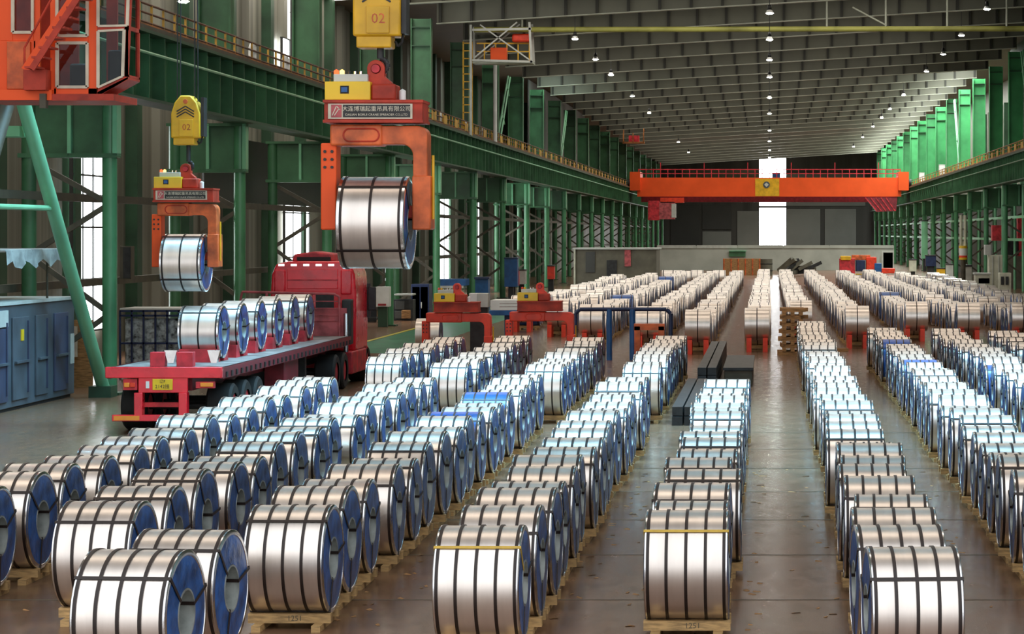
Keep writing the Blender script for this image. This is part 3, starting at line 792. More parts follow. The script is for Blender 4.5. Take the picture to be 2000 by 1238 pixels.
# ================================================================== LIFTERS
def lifter(loc, label, group, half=0.55, plate=True, txt=True, worn=False):
    """tong grab; loc is the centre of the coil it is made to hold"""
    cx, cy, cz = loc
    m = ORANGE2 if not worn else REDB
    root = thing('coil_lifter', label, 'coil lifter', (cx, cy, cz + 1.35), group)
    # upper box beam with name plate
    q = G(); q.box(cx-0.69, cx+0.69, cy-0.30, cy+0.30, cz+1.43, cz+1.69); bx = q.part('top_beam', ORANGER, root, 0.012)
    q = G(); q.box(cx-0.70, cx+0.70, cy-0.34, cy+0.34, cz+1.68, cz+1.72); q.part('top_flange', ORANGER, root)
    q = G(); q.box(cx-0.70, cx+0.70, cy-0.34, cy+0.34, cz+1.40, cz+1.44); q.part('bottom_flange', ORANGER, root)
    if plate:
        q = G(); q.box(cx-0.63, cx+0.55, cy-0.325, cy-0.30, cz+1.455, cz+1.665); pl = q.part('name_plate_frame', WFRAME, root)
        q = G(); q.box(cx-0.42, cx+0.52, cy-0.335, cy-0.32, cz+1.475, cz+1.65); q.part('name_plate', DARK, pl)
        q = G(); q.box(cx-0.585, cx-0.44, cy-0.335, cy-0.32, cz+1.475, cz+1.65); q.part('emblem_plate', PINK, pl)
        q = G()
        for (a, b, c, d) in ((-0.57, 1.50, -0.51, 1.63), (-0.51, 1.63, -0.46, 1.58), (-0.54, 1.50, -0.47, 1.60)):
            q.beam((cx+a, cy-0.338, cz+b), (cx+c, cy-0.338, cz+d), 0.006, 0.012)
        q.part('emblem', WFRAME, pl)
        if txt:
            text_mesh('plate_text', '大连博瑞起重吊具有限公司', 0.080, WFRAME, pl, (cx+0.05, cy-0.337, cz+1.59), 0.001)
            text_mesh('plate_text', 'DALIAN BORUI CRANE SPREADER CO.,LTD', 0.045, WFRAME, pl, (cx+0.05, cy-0.337, cz+1.51), 0.001)
    # sliding tong arms: upper sleeve and the two legs
    zb, zt = cz + 1.08, cz + 1.38
    q = G(); q.box(cx-half-0.08, cx+half*0.2, cy-0.24, cy+0.24, zb, zt); q.part('sleeve', m, root, 0.03)
    # raised oval rim on the sleeve face
    q = G(); n = 28; pts = []
    for i in range(n):
        a = 2*PI*i/n; ex = 0.16 if math.cos(a) > 0 else -0.16
        pts.append((cx - 0.18 + ex + 0.09*math.cos(a), cy - 0.245, (zb+zt)/2 + 0.09*math.sin(a)))
    for i in range(n): q.bar(pts[i], pts[(i+1) % n], 0.012, 6)
    q.part('sleeve_rim', ORANGER if not worn else m, root)
    # right arm with rounded elbow
    xo = cx + half + 0.20; xi_ = cx + half
    pts = [(cx-half*0.2, zt-0.02), (cx-half*0.2, zb+0.02)]
    for i in range(7):
        a = PI/2 * i / 6
        pts.append((xi_-0.16 + 0.16*math.sin(a), zb+0.02-0.16 + 0.16*math.cos(a)))
    pts += [(xi_, cz+0.62), (xo, cz+0.62)]
    for i in range(7):
        a = PI/2 * i / 6
        pts.append((xo-0.14 + 0.14*math.cos(a), zt-0.02-0.14+0.14*math.sin(a)))
    q = G(); q.prism(pts, 'y', cy-0.20, cy+0.20); q.part('arm', m, root, 0.012)
    q = G(); q.box(xi_-0.01, xo+0.05, cy-0.22, cy+0.22, cz-0.10, cz+0.66); lg = q.part('leg', m if worn else ORANGE2, root, 0.02)
    q = G(); q.box(xi_-0.14, xi_+0.02, cy-0.10, cy+0.10, cz+0.06, cz+0.240); q.part('bore_pad', ORANGER, lg, 0.02)
    q = G(); q.box(cx-half-0.22, cx-half, cy-0.18, cy+0.18, cz-0.10, cz+1.12); lg = q.part('leg', ORANGE if not worn else m, root, 0.02)
    q = G(); q.box(cx-half-0.02, cx-half+0.14, cy-0.10, cy+0.10, cz+0.06, cz+0.240); q.part('bore_pad', ORANGER, lg, 0.02)
    for i in range(3):
        for sx in (0.06, 0.16):
            q = G(); q.lathe([(-0.012, 0.001), (-0.012, 0.022), (0.01, 0.022)], 8, 'y', (cx-half-0.22+sx, cy-0.185, cz+1.0-0.11*i)); q.part('bolt', DARK, lg)
    q = G(); q.bar((xo+0.07, cy-0.1, cz+0.95), (xo+0.07, cy-0.1, cz+0.05), 0.02, 8); q.part('hose_pipe', YELLOW, root)
    # yellow drive box with display
    q = G(); q.box(cx-0.69, cx-0.05, cy-0.26, cy+0.26, cz+1.72, cz+1.98); yb = q.part('drive_box', YELLOWB, root, 0.01)
    q = G(); q.box(cx-0.47, cx-0.35, cy-0.268, cy-0.258, cz+1.81, cz+1.92); w_ = q.part('display_frame', BLACK, yb)
    q = G(); q.box(cx-0.455, cx-0.37, cy-0.274, cy-0.266, cz+1.83, cz+1.90); q.part('display', BLUEP, w_)
    q = G(); q.box(cx-0.58, cx-0.10, cy-0.18, cy+0.18, cz+1.98, cz+2.09); pn = q.part('control_cabinet', LGREY, root, 0.01)
    q = G(); q.lathe([(0, 0.035), (0.05, 0.035), (0.07, 0.001)], 12, 'z', (cx-0.55, cy-0.12, cz+2.09)); q.part('red_lamp', REDB if worn else LRED, pn)
    q = G(); q.lathe([(0, 0.035), (0.05, 0.035), (0.07, 0.001)], 12, 'z', (cx-0.47, cy-0.12, cz+2.09)); q.part('amber_lamp', YELLOW if worn else LYEL, pn)
    for i in range(3):
        q = G(); q.lathe([(0, 0.018), (0.04, 0.018), (0.05, 0.001)], 10, 'z', (cx-0.37+0.08*i, cy-0.10, cz+2.09)); q.part('plug', CHROME if i else DARK, pn)
    # lifting lug
    pts = [(cx-0.10, cz+1.72), (cx+0.26, cz+1.72), (cx+0.22, cz+1.98), (cx+0.12, cz+2.06)]
    for i in range(13):
        a = -0.1 + PI * 1.1 * i / 12
        pts.append((cx+0.0 + 0.125*math.cos(a), cz+2.17 + 0.125*math.sin(a)))
    q = G(); q.prism(pts, 'y', cy-0.09, cy+0.09); lug = q.part('lifting_lug', ORANGER if not worn else m, root, 0.01)
    q = G(); q.lathe([(-0.03, 0.001), (-0.03, 0.06), (0.0, 0.06), (0.0, 0.07)], 16, 'y', (cx, cy-0.09, cz+2.17)); q.part('pin', REDF, lug)
    q = G(); q.box(cx-0.05, cx+0.30, cy-0.22, cy+0.22, cz+1.72, cz+1.95); q.part('motor_housing', ORANGER, root, 0.03)
    q = G(); q.lathe([(0, 0.05), (0.14, 0.05), (0.17, 0.001)], 12, 'z', (cx+0.37, cy-0.05, cz+1.72)); q.part('beacon', WHITE, root)
    return root

def hook_block(cx, cy, z0, label, group, ztop, drop=0.0):
    """z0 = bottom of the yellow block"""
    root = thing('hook_block', label, 'hook block', (cx, cy, z0), group)
    w1 = 0.335
    pts = [(cx-w1, z0+0.16), (cx+w1, z0+0.16), (cx+w1, z0+0.72), (cx+w1*0.75, z0+0.98), (cx+w1*0.35, z0+1.14), (cx-w1*0.35, z0+1.14), (cx-w1*0.75, z0+0.98), (cx-w1, z0+0.72)]
    q = G(); q.prism(pts, 'y', cy-0.22, cy+0.22); hb = q.part('sheave_housing', YELLOW, root, 0.03)
    q = G(); q.box(cx-0.29, cx+0.20, cy-0.19, cy+0.19, z0, z0+0.17); q.part('bearing_box', YELLOW, root, 0.02)
    q = G(); q.box(cx-0.14, cx+0.18, cy-0.245, cy-0.22, z0+0.2, z0+0.58); pl = q.part('cover_plate', YELLOW, root, 0.006)
    text_mesh('load_mark', '02', 0.20, ORANGE2, pl, (cx+0.03, cy-0.247, z0+0.40), 0.001)
    q = G()
    for i in range(3):
        zc = z0 + 0.66 + 0.065*i
        for s in (-1, 1): q.beam((cx, cy-0.225, zc+0.10), (cx+s*(0.20), cy-0.225, zc-0.02), 0.008, 0.026)
    q.part('chevron_mark', DARK, hb)
    q = G(); q.lathe([(-0.01, 0.001), (-0.01, 0.05), (0.0, 0.055)], 14, 'y', (cx, cy-0.222, z0+1.0)); q.part('axle_cap', ORANGE2, hb)
    q = G(); q.box(cx+0.34, cx+0.41, cy-0.16, cy+0.16, z0+0.2, z0+1.1); q.part('side_guard', DARK, root)
    q = G(); q.bar((cx+0.02, cy, z0+0.02), (cx+0.02, cy, z0-0.14-drop), 0.05, 12, 0)
    # hook
    hp = []
    for i in range(12):
        a = PI/2 - 1.55*PI*i/11
        hp.append((cx + 0.02 + 0.10*math.cos(a), cy, z0-drop-0.24+0.10*math.sin(a)))
    q.path(hp, 0.04, 10); q.part('hook', DARK, root)
    for i, x in enumerate((-0.24, -0.17, 0.17, 0.24)):
        q = G(); q.bar((cx+x, cy, z0+1.0), (cx+x*0.9, cy, ztop), 0.014, 6); q.part('wire_rope', DARK, root)
    q = G(); q.bar((cx+0.38, cy-0.05, z0+1.0), (cx+0.36, cy-0.05, z0+0.25), 0.02, 8); q.path([(cx+0.36, cy-0.05, z0+0.25), (cx+0.33, cy-0.05, z0+0.08), (cx+0.27, cy-0.05, z0+0.03), (cx+0.24, cy-0.05, z0+0.1)], 0.02, 8); q.part('power_cable', BLACK, root)
    return root

Y1 = 34.0; sc = F / Y1
C1 = (wx(736, Y1), Y1, wz(435, Y1))
lifter(C1, 'orange tong lifter with yellow drive box gripping the larger hanging coil', 'hanging coil lifters', 0.54)
coil(C1, 'bright silver coil with three black bands hanging high in an orange lifter', None, 1.083, 1.07, math.radians(8), 3, cross=(32, 119, 275))
hook_block(C1[0] + 0.03, Y1, C1[2] + 2.46, 'large yellow crane hook block with black chevrons above the larger hanging coil', 'crane hook blocks', 11.5)
Y2 = 55.7
C2 = (wx(364, Y2), Y2, wz(513, Y2))
lifter(C2, 'orange tong lifter lowering a coil over the red truck trailer', 'hanging coil lifters', 0.54)
coil(C2, 'shaded silver coil with two-tone bluish underside hanging over the red trailer', None, 1.11, 1.07, math.radians(8), 3, cross=(18, 117, 250))
hook_block(C2[0] + 0.03, Y2, C2[2] + 2.72, 'weathered yellow crane hook block above the truck trailer', 'crane hook blocks', 12.0, 0.24)
# two parked lifters standing among the coils
o = put('steel_coil', fm[1], None, (wx(838, 90.0), 90.0, R0 + 0.01)); tag(o, 'lone pale coil standing beside the first parked red lifter', 'steel coil')
PKL = []
for (px, y, lab) in ((893, 74.7, 'red parked tong lifter with yellow box beside a white cabinet'), (1055, 75.7, 'red parked tong lifter with yellow box next to the navy pipe frame')):
    x = wx(px, y)
    lifter((x, y, 0.55), lab, 'parked coil lifters', 0.86, False, False, True)
    st = thing('lifter_stand', 'rusty steel stand under the parked lifter %s' % lab[lab.index('box') + 4:], 'stand', (x, y, 0), 'stands of parked lifters')
    for s in (-1, 1):
        q = G(); q.box(x+s*0.97-0.16, x+s*0.97+0.16, y-0.4, y+0.4, 0, 0.44); q.part('stand_foot', ORANGER, st)
# orange portal bit beside them
r = thing('lifting_frame', 'small rusty orange portal frame standing behind the fourth row', 'frame', (wx(1268, 75.9), 75.9, 0))
xa, xb = wx(1245, 75.9), wx(1292, 75.9)
zt = wz(637, 75.9)
for x in (xa, xb):
    q = G(); q.box(x-0.09, x+0.09, 75.7, 76.0, 0, zt); q.part('post', ORANGE2, r)
q = G(); q.box(xa-0.1, xb+0.1, 75.7, 76.0, zt-0.12, zt+0.08); q.part('crossbar', ORANGE2, r)
# navy pipe frame
yf = 83.3
r = thing('pipe_frame', 'navy blue pipe frame standing in the cross aisle among coils', 'pipe frame', (wx(1218, yf), yf, 0))
xa, xb, zt = wx(1124, yf), wx(1310, yf), wz(604, yf)
q = G(); q.path([(xa, yf, 0), (xa, yf, zt-0.15), (xa+0.15, yf, zt), (xb-0.15, yf, zt), (xb, yf, zt-0.15), (xb, yf, 0)], 0.07, 10); q.part('portal_pipe', BLUED, r)
for px in (1190, 1235):
    q = G(); q.bar((wx(px, yf), yf, 0), (wx(px, yf), yf, zt), 0.10, 10); q.part('upright', BLUEP, r)

# ================================================================== TRUCK
TX, TY = -13.2, 52.4
tr = thing('flatbed_truck', 'red articulated flatbed truck loaded with silver coils', 'truck', (TX, TY, 0))
def T(x0, x1, y0, y1, z0, z1, nm, m, par=None, bev=0.0):
    q = G(); q.box(TX+x0, TX+x1, TY+y0, TY+y1, z0, z1); return q.part(nm, m, par or tr, bev)
ZB = 1.46
T(-1.25, 1.25, 0.12, 16.2, ZB-0.05, ZB, 'trailer_deck', DECKT)
T(-1.27, 1.27, 0.0, 0.14, ZB-0.22, ZB+0.02, 'rear_beam', RED, None, 0.015)
for s in (-1, 1):
    a, b = sorted((s*1.19, s*1.27)); sr = T(a, b, 0.15, 16.2, ZB-0.24, ZB-0.0, 'side_rail', MAROON)
    for i in range(32):
        a, b = sorted((s*1.27, s*1.30)); T(a, b, 0.4+0.5*i, 0.52+0.5*i, ZB-0.22, ZB-0.10, 'lashing_hook', DARK, sr)
for s in (-1, 1):
    a, b = sorted((s*0.42, s*0.56)); T(a, b, 0.3, 16.0, 0.95, ZB-0.05, 'chassis_beam', MAROON)
T(-0.55, 0.52, 0.02, 0.10, 0.92, 1.25, 'rear_panel', RED, None, 0.01)
T(-0.88, -0.58, 0.03, 0.16, 0.98, 1.22, 'lamp_box', REDF)
T(-0.86, -0.74, 0.0, 0.03, 1.04, 1.14, 'tail_light', AMBER, None, 0.01)
T(-0.73, -0.62, 0.0, 0.03, 1.04, 1.14, 'tail_light', REDB, None, 0.01)
T(0.70, 1.10, 0.03, 0.16, 1.02, 1.16, 'lamp_box', REDF)
T(0.80, 1.08, 0.0, 0.03, 1.05, 1.14, 'tail_light', AMBER, None, 0.01)
pl = T(-0.24, 0.20, 0.0, 0.02, 0.98, 1.22, 'number_plate', YELLOWB, None, 0.01)
text_mesh('plate_text', '辽F', 0.085, DARK, pl, (TX-0.02, TY-0.004, 1.165), 0.001)
text_mesh('plate_text', '2142挂', 0.105, DARK, pl, (TX-0.02, TY-0.004, 1.055), 0.001)
T(-0.38, -0.31, -0.004, 0.02, 1.02, 1.17, 'reflector', WHITE)
for x in (-0.55, 0.42):
    T(x-0.09, x+0.09, 0.0, 0.22, 0.42, 0.92, 'bumper_bracket', RED, None, 0.01)
T(-0.52, 0.40, 0.16, 0.24, 0.60, 0.70, 'bumper_rail', REDF)
bp = T(-1.12, 0.95, 0.0, 0.14, 0.30, 0.44, 'rear_bumper', RED, None, 0.01)
T(-1.08, -0.52, -0.012, 0.0, 0.32, 0.42, 'bumper_reflector', AMBER, bp)
T(0.40, 0.90, -0.012, 0.0, 0.32, 0.42, 'bumper_reflector', AMBER, bp)
def wheel(x, y, r=0.52, wd=0.56):
    q = G(); q.lathe([(-wd/2, 0.3), (-wd/2, r-0.05), (-wd/2+0.05, r), (wd/2-0.05, r), (wd/2, r-0.05), (wd/2, 0.3)], 28, 'x', (TX+x, TY+y, r)); w_ = q.part('wheel', BLACK, tr)
    q = G(); q.lathe([(-wd/2+0.04, 0.001), (-wd/2+0.04, 0.3), (wd/2-0.04, 0.3), (wd/2-0.04, 0.001)], 18, 'x', (TX+x, TY+y, r)); q.part('wheel_rim', REDF, w_)
for y in (1.55, 2.85, 4.15, 14.3, 15.6, 19.4):
    for s in (-1, 1): wheel(s*0.94, y)
for y in (1.55, 2.85, 4.15, 14.3, 15.6, 19.4):
    q = G(); q.bar((TX-0.9, TY+y, 0.52), (TX+0.9, TY+y, 0.52), 0.07, 10); q.part('axle', DARK, tr)
# toolboxes, landing legs below the bed
T(0.6, 1.1, 7.6, 9.4, 0.55, 1.2, 'tool_box', MAROON, None, 0.02)
T(0.6, 0.9, 11.3, 11.5, 0.0, 1.3, 'landing_leg', DARK); T(-0.9, -0.6, 11.3, 11.5, 0.0, 1.3, 'landing_leg', DARK)
# tractor
YC = 17.2
T(-0.45, 0.45, 13.6, 20.2, 0.75, 1.0, 'tractor_chassis', DARK)
T(-1.1, 1.1, 16.45, 16.7, 1.1, 2.25, 'cab_back_plate', PINK)
prof = [(-1.22, 1.0), (1.22, 1.0), (1.24, 2.6), (1.20, 3.2), (1.08, 3.5), (0.75, 3.58), (-0.75, 3.58), (-1.08, 3.5), (-1.20, 3.2), (-1.24, 2.6)]
q = G(); q.prism([(TX+a, b) for a, b in prof], 'y', TY+YC, TY+YC+2.1); cabo = q.part('cab_shell', RED, tr, 0.06)
q = G(); q.prism([(TX-0.72, 3.56), (TX+0.45, 3.56), (TX+0.40, 3.80), (TX-0.1, 3.86), (TX-0.66, 3.78)], 'y', TY+YC+0.5, TY+YC+1.9); q.part('roof_fairing', REDF, cabo, 0.05)
T(-0.55, 0.42, YC+0.40, YC+0.5, 3.60, 3.70, 'fairing_slot', BLACK, cabo)
for i in range(6):
    x = -0.92 + 0.36*i; T(x-0.09, x+0.09, YC-0.01, YC+0.05, 3.44, 3.51, 'marker_reflector', LWHT, cabo, 0.01)
T(-0.75, 0.72, YC-0.03, YC+0.02, 2.78, 3.36, 'back_panel', RED, cabo, 0.02)
T(-0.75, 0.72, YC-0.05, YC+0.0, 3.02, 3.06, 'panel_rib', REDF, cabo)
for s in (-1, 1):
    a, b = sorted((s*0.80, s*1.12)); T(a, b, YC-0.06, YC+0.02, 2.62, 3.34, 'corner_panel', RED, cabo, 0.05)
T(-0.70, -0.02, YC-0.02, YC+0.03, 2.20, 2.66, 'rear_window', DARK, cabo)
T(0.08, 0.60, YC-0.02, YC+0.03, 2.20, 2.66, 'rear_window', DARK, cabo)
# head rack (pink pipes) before the cab
q = G()
for (a, b) in (((-1.95, 2.25), (-1.85, 2.72)), ((-1.85, 2.72), (0.78, 2.66)), ((0.78, 2.66), (0.92, 2.58)), ((0.92, 2.58), (0.92, 1.46))):
    q.bar((TX+a[0]+0.1*0, TY+16.28, a[1]), (TX+b[0], TY+16.28, b[1]), 0.035, 8)
for x in (-1.15, 0.02): q.bar((TX+x, TY+16.28, 2.7), (TX+x, TY+16.28, 1.46), 0.04, 8)
for z in (2.45, 2.25, 2.05, 1.9): q.bar((TX+0.05, TY+16.28, z), (TX+0.9, TY+16.28, z), 0.018, 6)
q.part('head_rack', PINK, tr)
T(-0.15, 0.92, 16.3, 16.36, 1.46, 2.02, 'head_board', PINK)
T(0.95, 1.22, 16.5, 16.9, 1.2, 2.5, 'air_filter', DARK, None, 0.04)
q = G(); q.bar((TX+1.08, TY+16.45, 1.0), (TX+1.08, TY+16.45, 2.1), 0.07, 12); q.part('exhaust_stack', CHROME, tr)
T(1.24, 1.34, YC+1.9, YC+2.0, 1.9, 2.9, 'mirror_arm', DARK); T(1.26, 1.50, YC+1.85, YC+2.0, 2.1, 2.8, 'mirror', DARK, None, 0.03)
T(1.0, 1.24, 16.6, 19.0, 0.35, 1.0, 'side_skirt', REDF, None, 0.04)
q = G(); q.prism([(TX-1.15, 1.7), (TX+1.15, 1.7), (TX+1.12, 2.75), (TX-1.12, 2.75)], 'y', TY+YC+2.08, TY+YC+2.13); q.part('windscreen', DARK, cabo)
T(-1.22, 1.22, YC+2.0, YC+2.25, 0.35, 1.05, 'front_bumper', REDF, cabo, 0.04)
# saddles and coils on the trailer
SAD = []
def truck_saddle(x, y, n):
    st = thing('coil_cradle', 'red cradle blocks under the %s coil from the trailer tail' % n, 'cradle', (x, y, ZB), 'cradles on the trailer')
    for s in (-1, 1):
        q = G(); q.prism([(y+s*0.16, ZB), (y+s*0.62, ZB), (y+s*0.60, ZB+0.30), (y+s*0.46, ZB+0.30), (y+s*0.24, ZB+0.09)], 'x', x-0.42, x+0.42); q.part('cradle_block', REDF, st)
    return st
for i in range(6):
    y = 55.3 + 2.08 * i
    truck_saddle(TX + 0.20, y, ordinal(i + 1))
    coil((TX + 0.20, y, ZB + 0.07 + R0), '%s silver coil from the tail on the red truck trailer' % ordinal(i + 1),
         'coils on the truck trailer', 1.0, 1.06, math.radians(random.uniform(-10, 10)), 3)
# empty cradle at the tail: two red blocks with a V insert between
st = thing('coil_cradle', 'empty red cradle blocks with a shiny V insert at the trailer tail', 'cradle', (TX, TY+1.0, ZB))
for (a, b) in ((-0.42, -0.10), (0.16, 0.52)):
    q = G(); q.box(TX+a, TX+b, TY+0.5, TY+0.75, ZB, ZB+0.32); q.part('cradle_block', REDF, st, 0.01)
for x in (0.03, 0.98):
    q = G(); q.prism([(TX+x-0.15, ZB+0.36), (TX+x+0.13, ZB+0.36), (TX+x+0.05, ZB+0.08), (TX+x-0.07, ZB+0.08)], 'y', TY+0.55, TY+0.72); q.part('v_insert', CHROME, st)

# ================================================================== CRANE CAB (hung from the bridge above)
YCB = 40.3
cb = thing('crane_cab', 'orange-red crane operator cab with pale framed windows and steep stair', 'crane cab', (wx(150, YCB), YCB, wz(195, YCB)))
X = lambda px: wx(px, YCB)
Z = lambda py: wz(py, YCB)
D0, D1 = YCB, YCB + 1.3
# platform
q = G(); q.box(X(-40), X(225), D0-0.1, D1+0.1, Z(197), Z(184)); q.part('platform', ORANGER, cb)
q = G(); q.box(X(-40), X(105), D0-0.12, D0-0.02, Z(196), Z(176)); q.part('platform_edge', ORANGE, cb)
# cab shell as framed plates: sill, posts, top rail, rear and roof
def plate(px0, px1, py0, py1, nm='shell_plate', m=ORANGE, d=0.06, y=None, par=None):
    q = G(); y = D0 if y is None else y
    q.box(X(px0), X(px1), y, y + d, Z(py1), Z(py0)); return q.part(nm, m, par or cb, 0.006)
plate(105, 190, 172, 186)
plate(98, 110, -60, 186)
plate(172, 190, -60, 186)
plate(110, 172, 72, 82)
plate(110, 172, -60, -30)
# nose plates
q = G(); q.prism([(X(188), Z(188)), (X(192), Z(172)), (X(243), Z(149)), (X(251), Z(-60)), (X(259), Z(-60)), (X(250), Z(154)), (X(192), Z(188))], 'y', D0, D0+0.06); q.part('nose_frame', ORANGER, cb)
q = G(); q.box(X(190), X(252), D0, D0+0.06, Z(59), Z(51)); q.part('nose_rail', ORANGER, cb)
q = G(); q.prism([(X(190), Z(188)), (X(250), Z(155)), (X(250), Z(150)), (X(190), Z(180))], 'y', D0, D0+0.75); q.part('nose_floor', ORANGER, cb)
q = G(); q.box(X(60), X(250), D0, D0+0.75, Z(-62), Z(-66)); q.part('roof', ORANGE, cb)
q = G(); q.box(X(60), X(190), D0+0.06, D1, Z(188), Z(184)); q.part('cab_floor', ORANGER, cb)
# rear wall with openings so that the hall shows through
for (a, b, c, d) in ((60, 112, -60, 186), (168, 190, -60, 186), (112, 168, 160, 186)):
    q = G(); q.box(X(a), X(b), D1-0.06, D1, Z(d), Z(c)); q.part('rear_plate', ORANGER, cb)
ND = D0 + 0.75
for (za, zb) in ((150, 146), (58, 50), (-50, -60)):
    q = G(); q.box(X(247)-0.02, X(247)+0.03, D0, ND, Z(za), Z(zb)); q.part('nose_front_rail', ORANGER, cb)
for ya in (D0, ND - 0.06):
    q = G(); q.box(X(247)-0.03, X(247)+0.03, ya, ya + 0.06, Z(150), Z(-60)); q.part('nose_front_post', ORANGER, cb)
q = G(); q.add([(X(247), D0+0.06, Z(148)), (X(247), ND-0.06, Z(148)), (X(247), ND-0.06, Z(-55)), (X(247), D0+0.06, Z(-55))], [(0, 1, 2, 3)]); q.part('nose_front_pane', GLASS, cb)
# framed windows
def cabwin(pts, frame=0.05):
    q = G(); P = [(X(a), Z(b)) for a, b in pts]
    n = len(P)
    for i in range(n):
        a, b = P[i], P[(i+1) % n]
        q.beam((a[0], D0-0.012, a[1]), (b[0], D0-0.012, b[1]), 0.05, frame)
    wf = q.part('window_frame', WFRAME, cb)
    q = G(); q.add([(a, D0+0.015, b) for a, b in P], [tuple(range(n))]); q.part('pane', GLASS, wf)
    return wf
cabwin([(112, 84), (171, 84), (171, 170), (112, 170)])
cabwin([(112, 70), (171, 70), (171, -40), (112, -40)])
cabwin([(192, 61), (243, 58), (240, 149), (192, 171)], 0.035)
cabwin([(192, 51), (249, 50), (252, -40), (192, -40)], 0.035)
# seat and console inside, seen through the glass
q = G(); q.box(X(118), X(160), D0+0.5, D0+0.9, Z(175), Z(120)); q.part('operator_seat', DARK, cb, 0.04)
q = G(); q.box(X(200), X(228), D0+0.3, D0+0.6, Z(160), Z(95)); q.part('console', DARK, cb, 0.04)
# left side room
plate(-60, 57, 76, 180, 'side_panel', ORANGE, 0.06, D0+0.35)
plate(-60, 12, -60, 76, 'side_panel', ORANGE, 0.06, D0+0.35)
plate(53, 66, -60, 180, 'side_panel', ORANGE, 0.06, D0+0.35)
plate(12, 53, 61, 76, 'side_panel', ORANGE, 0.06, D0+0.35)
q = G(); 
for (a, b) in (((13, -40), (13, 60)), ((13, 60), (52, 60)), ((52, 60), (52, -40))):
    q.beam((X(a[0]), D0+0.33, Z(a[1])), (X(b[0]), D0+0.33, Z(b[1])), 0.05, 0.05)
wf = q.part('window_frame', WFRAME, cb)
q = G(); q.add([(X(13), D0+0.37, Z(-40)), (X(52), D0+0.37, Z(-40)), (X(52), D0+0.37, Z(60)), (X(13), D0+0.37, Z(60))], [(0, 1, 2, 3)]); q.part('pane', GLASS, wf)
q = G(); q.box(X(2), X(48), D0+0.30, D0+0.35, Z(172), Z(78)); q.part('door_panel', ORANGE2, cb, 0.01)
q = G(); q.box(X(-60), X(66), D0+1.24, D0+1.3, Z(180), Z(-60)); q.part('rear_plate', ORANGER, cb)
# stair
q = G(); q.beam((X(58), D0-0.20, Z(140)), (X(178), D0-0.20, Z(-40)), 0.05, 0.17); st_ = q.part('stair_stringer', ORANGE, cb)
q = G(); q.beam((X(84), D0-0.62, Z(140)), (X(200), D0-0.62, Z(-40)), 0.04, 0.10); q.part('stair_stringer', ORANGER, cb)
for i in range(9):
    t = i / 9.0
    px, py = 66 + 120*t, 132 - 172*t + 2
    q = G(); q.box(X(px+4), X(px+28), D0-0.62, D0-0.18, Z(py+4), Z(py)); q.part('stair_tread', ORANGER, st_)
q = G(); q.bar((X(55), D0-0.20, Z(95)), (X(110), D0-0.20, Z(-5)), 0.018, 8); q.bar((X(55), D0-0.20, Z(95)), (X(55), D0-0.2, Z(140)), 0.018, 8); q.part('handrail', ORANGER, cb)
plate(56, 100, 138, 178, 'stair_landing', ORANGER, 0.3, D0-0.3)
q = G(); q.box(X(84), X(96), D0-0.2, D0-0.05, Z(212), Z(184)); q.part('junction_box', BROWNM, cb)
# hanger posts going up to the bridge
for px in (-20, 70, 185):
    q = G(); q.box(X(px)-0.06, X(px)+0.06, D0+0.5, D0+0.62, Z(-60), 11.6); q.part('hanger', ORANGER, cb)

# ================================================================== FAR OVERHEAD CRANE
YK = 302.0
KX = lambda px: wx(px, YK)
KZ = lambda py: wz(py, YK)
kr = thing('overhead_crane', 'bright orange overhead travelling crane spanning the far hall', 'overhead crane', (0, YK, KZ(384)))
q = G(); q.box(KX(1245), KX(1760), YK-0.5, YK+0.5, KZ(384), KZ(347)); mg = q.part('main_girder', ORANGE, kr)
q = G(); q.box(KX(1250), KX(1755), YK+3.0, YK+4.0, KZ(394), KZ(352)); q.part('rear_girder', MAROON, kr)  # second girder's shaded look is put into a darker paint
for s, px in ((-1, 1231), (1, 1774)):
    q = G(); a, b = sorted((KX(px), KX(px) - s*1.3)); q.box(a, b, YK-1.2, YK+5.0, KZ(372), KZ(336)); ec = q.part('end_carriage', ORANGE, kr)
    for dy in (-0.8, 4.5):
        q = G(); q.lathe([(-0.15, 0.001), (-0.15, 0.45), (0.15, 0.45), (0.15, 0.001)], 16, 'x', (s*17.6, YK+dy, 10.26+0.45)); q.part('wheel', DARK, ec)
q = G(); q.box(KX(1475), KX(1522), YK-0.56, YK-0.5, KZ(383), KZ(349)); yp = q.part('centre_plate', YELLOW, kr)
q = G(); q.lathe([(-0.04, 0.001), (-0.04, 0.42), (0.0, 0.42)], 20, 'y', (KX(1497), YK-0.58, KZ(361))); q.part('emblem', GREYC, yp)
q = G(); q.prism([(KX(1497)-0.28, KZ(361)), (KX(1497), KZ(361)-0.28), (KX(1497)+0.28, KZ(361)), (KX(1497), KZ(361)+0.28)], 'y', YK-0.66, YK-0.62); q.part('emblem', LGREY, yp)
for i in range(37):
    x = KX(1248) + (KX(1758) - KX(1248)) * i / 36
    q = G(); q.box(x-0.05, x+0.05, YK-0.45, YK-0.35, KZ(347), KZ(330) + (0.8 if i % 6 == 3 else 0)); q.part('railing_post', REDF, kr)
for z in (KZ(339), KZ(331)):
    q = G(); q.box(KX(1248), KX(1758), YK-0.44, YK-0.38, z-0.05, z+0.05); q.part('railing_bar', REDF, kr)
q = G(); q.box(KX(1508), KX(1524), YK-0.2, YK+0.4, KZ(347), KZ(337)); q.part('blue_motor', BLUEP, kr)
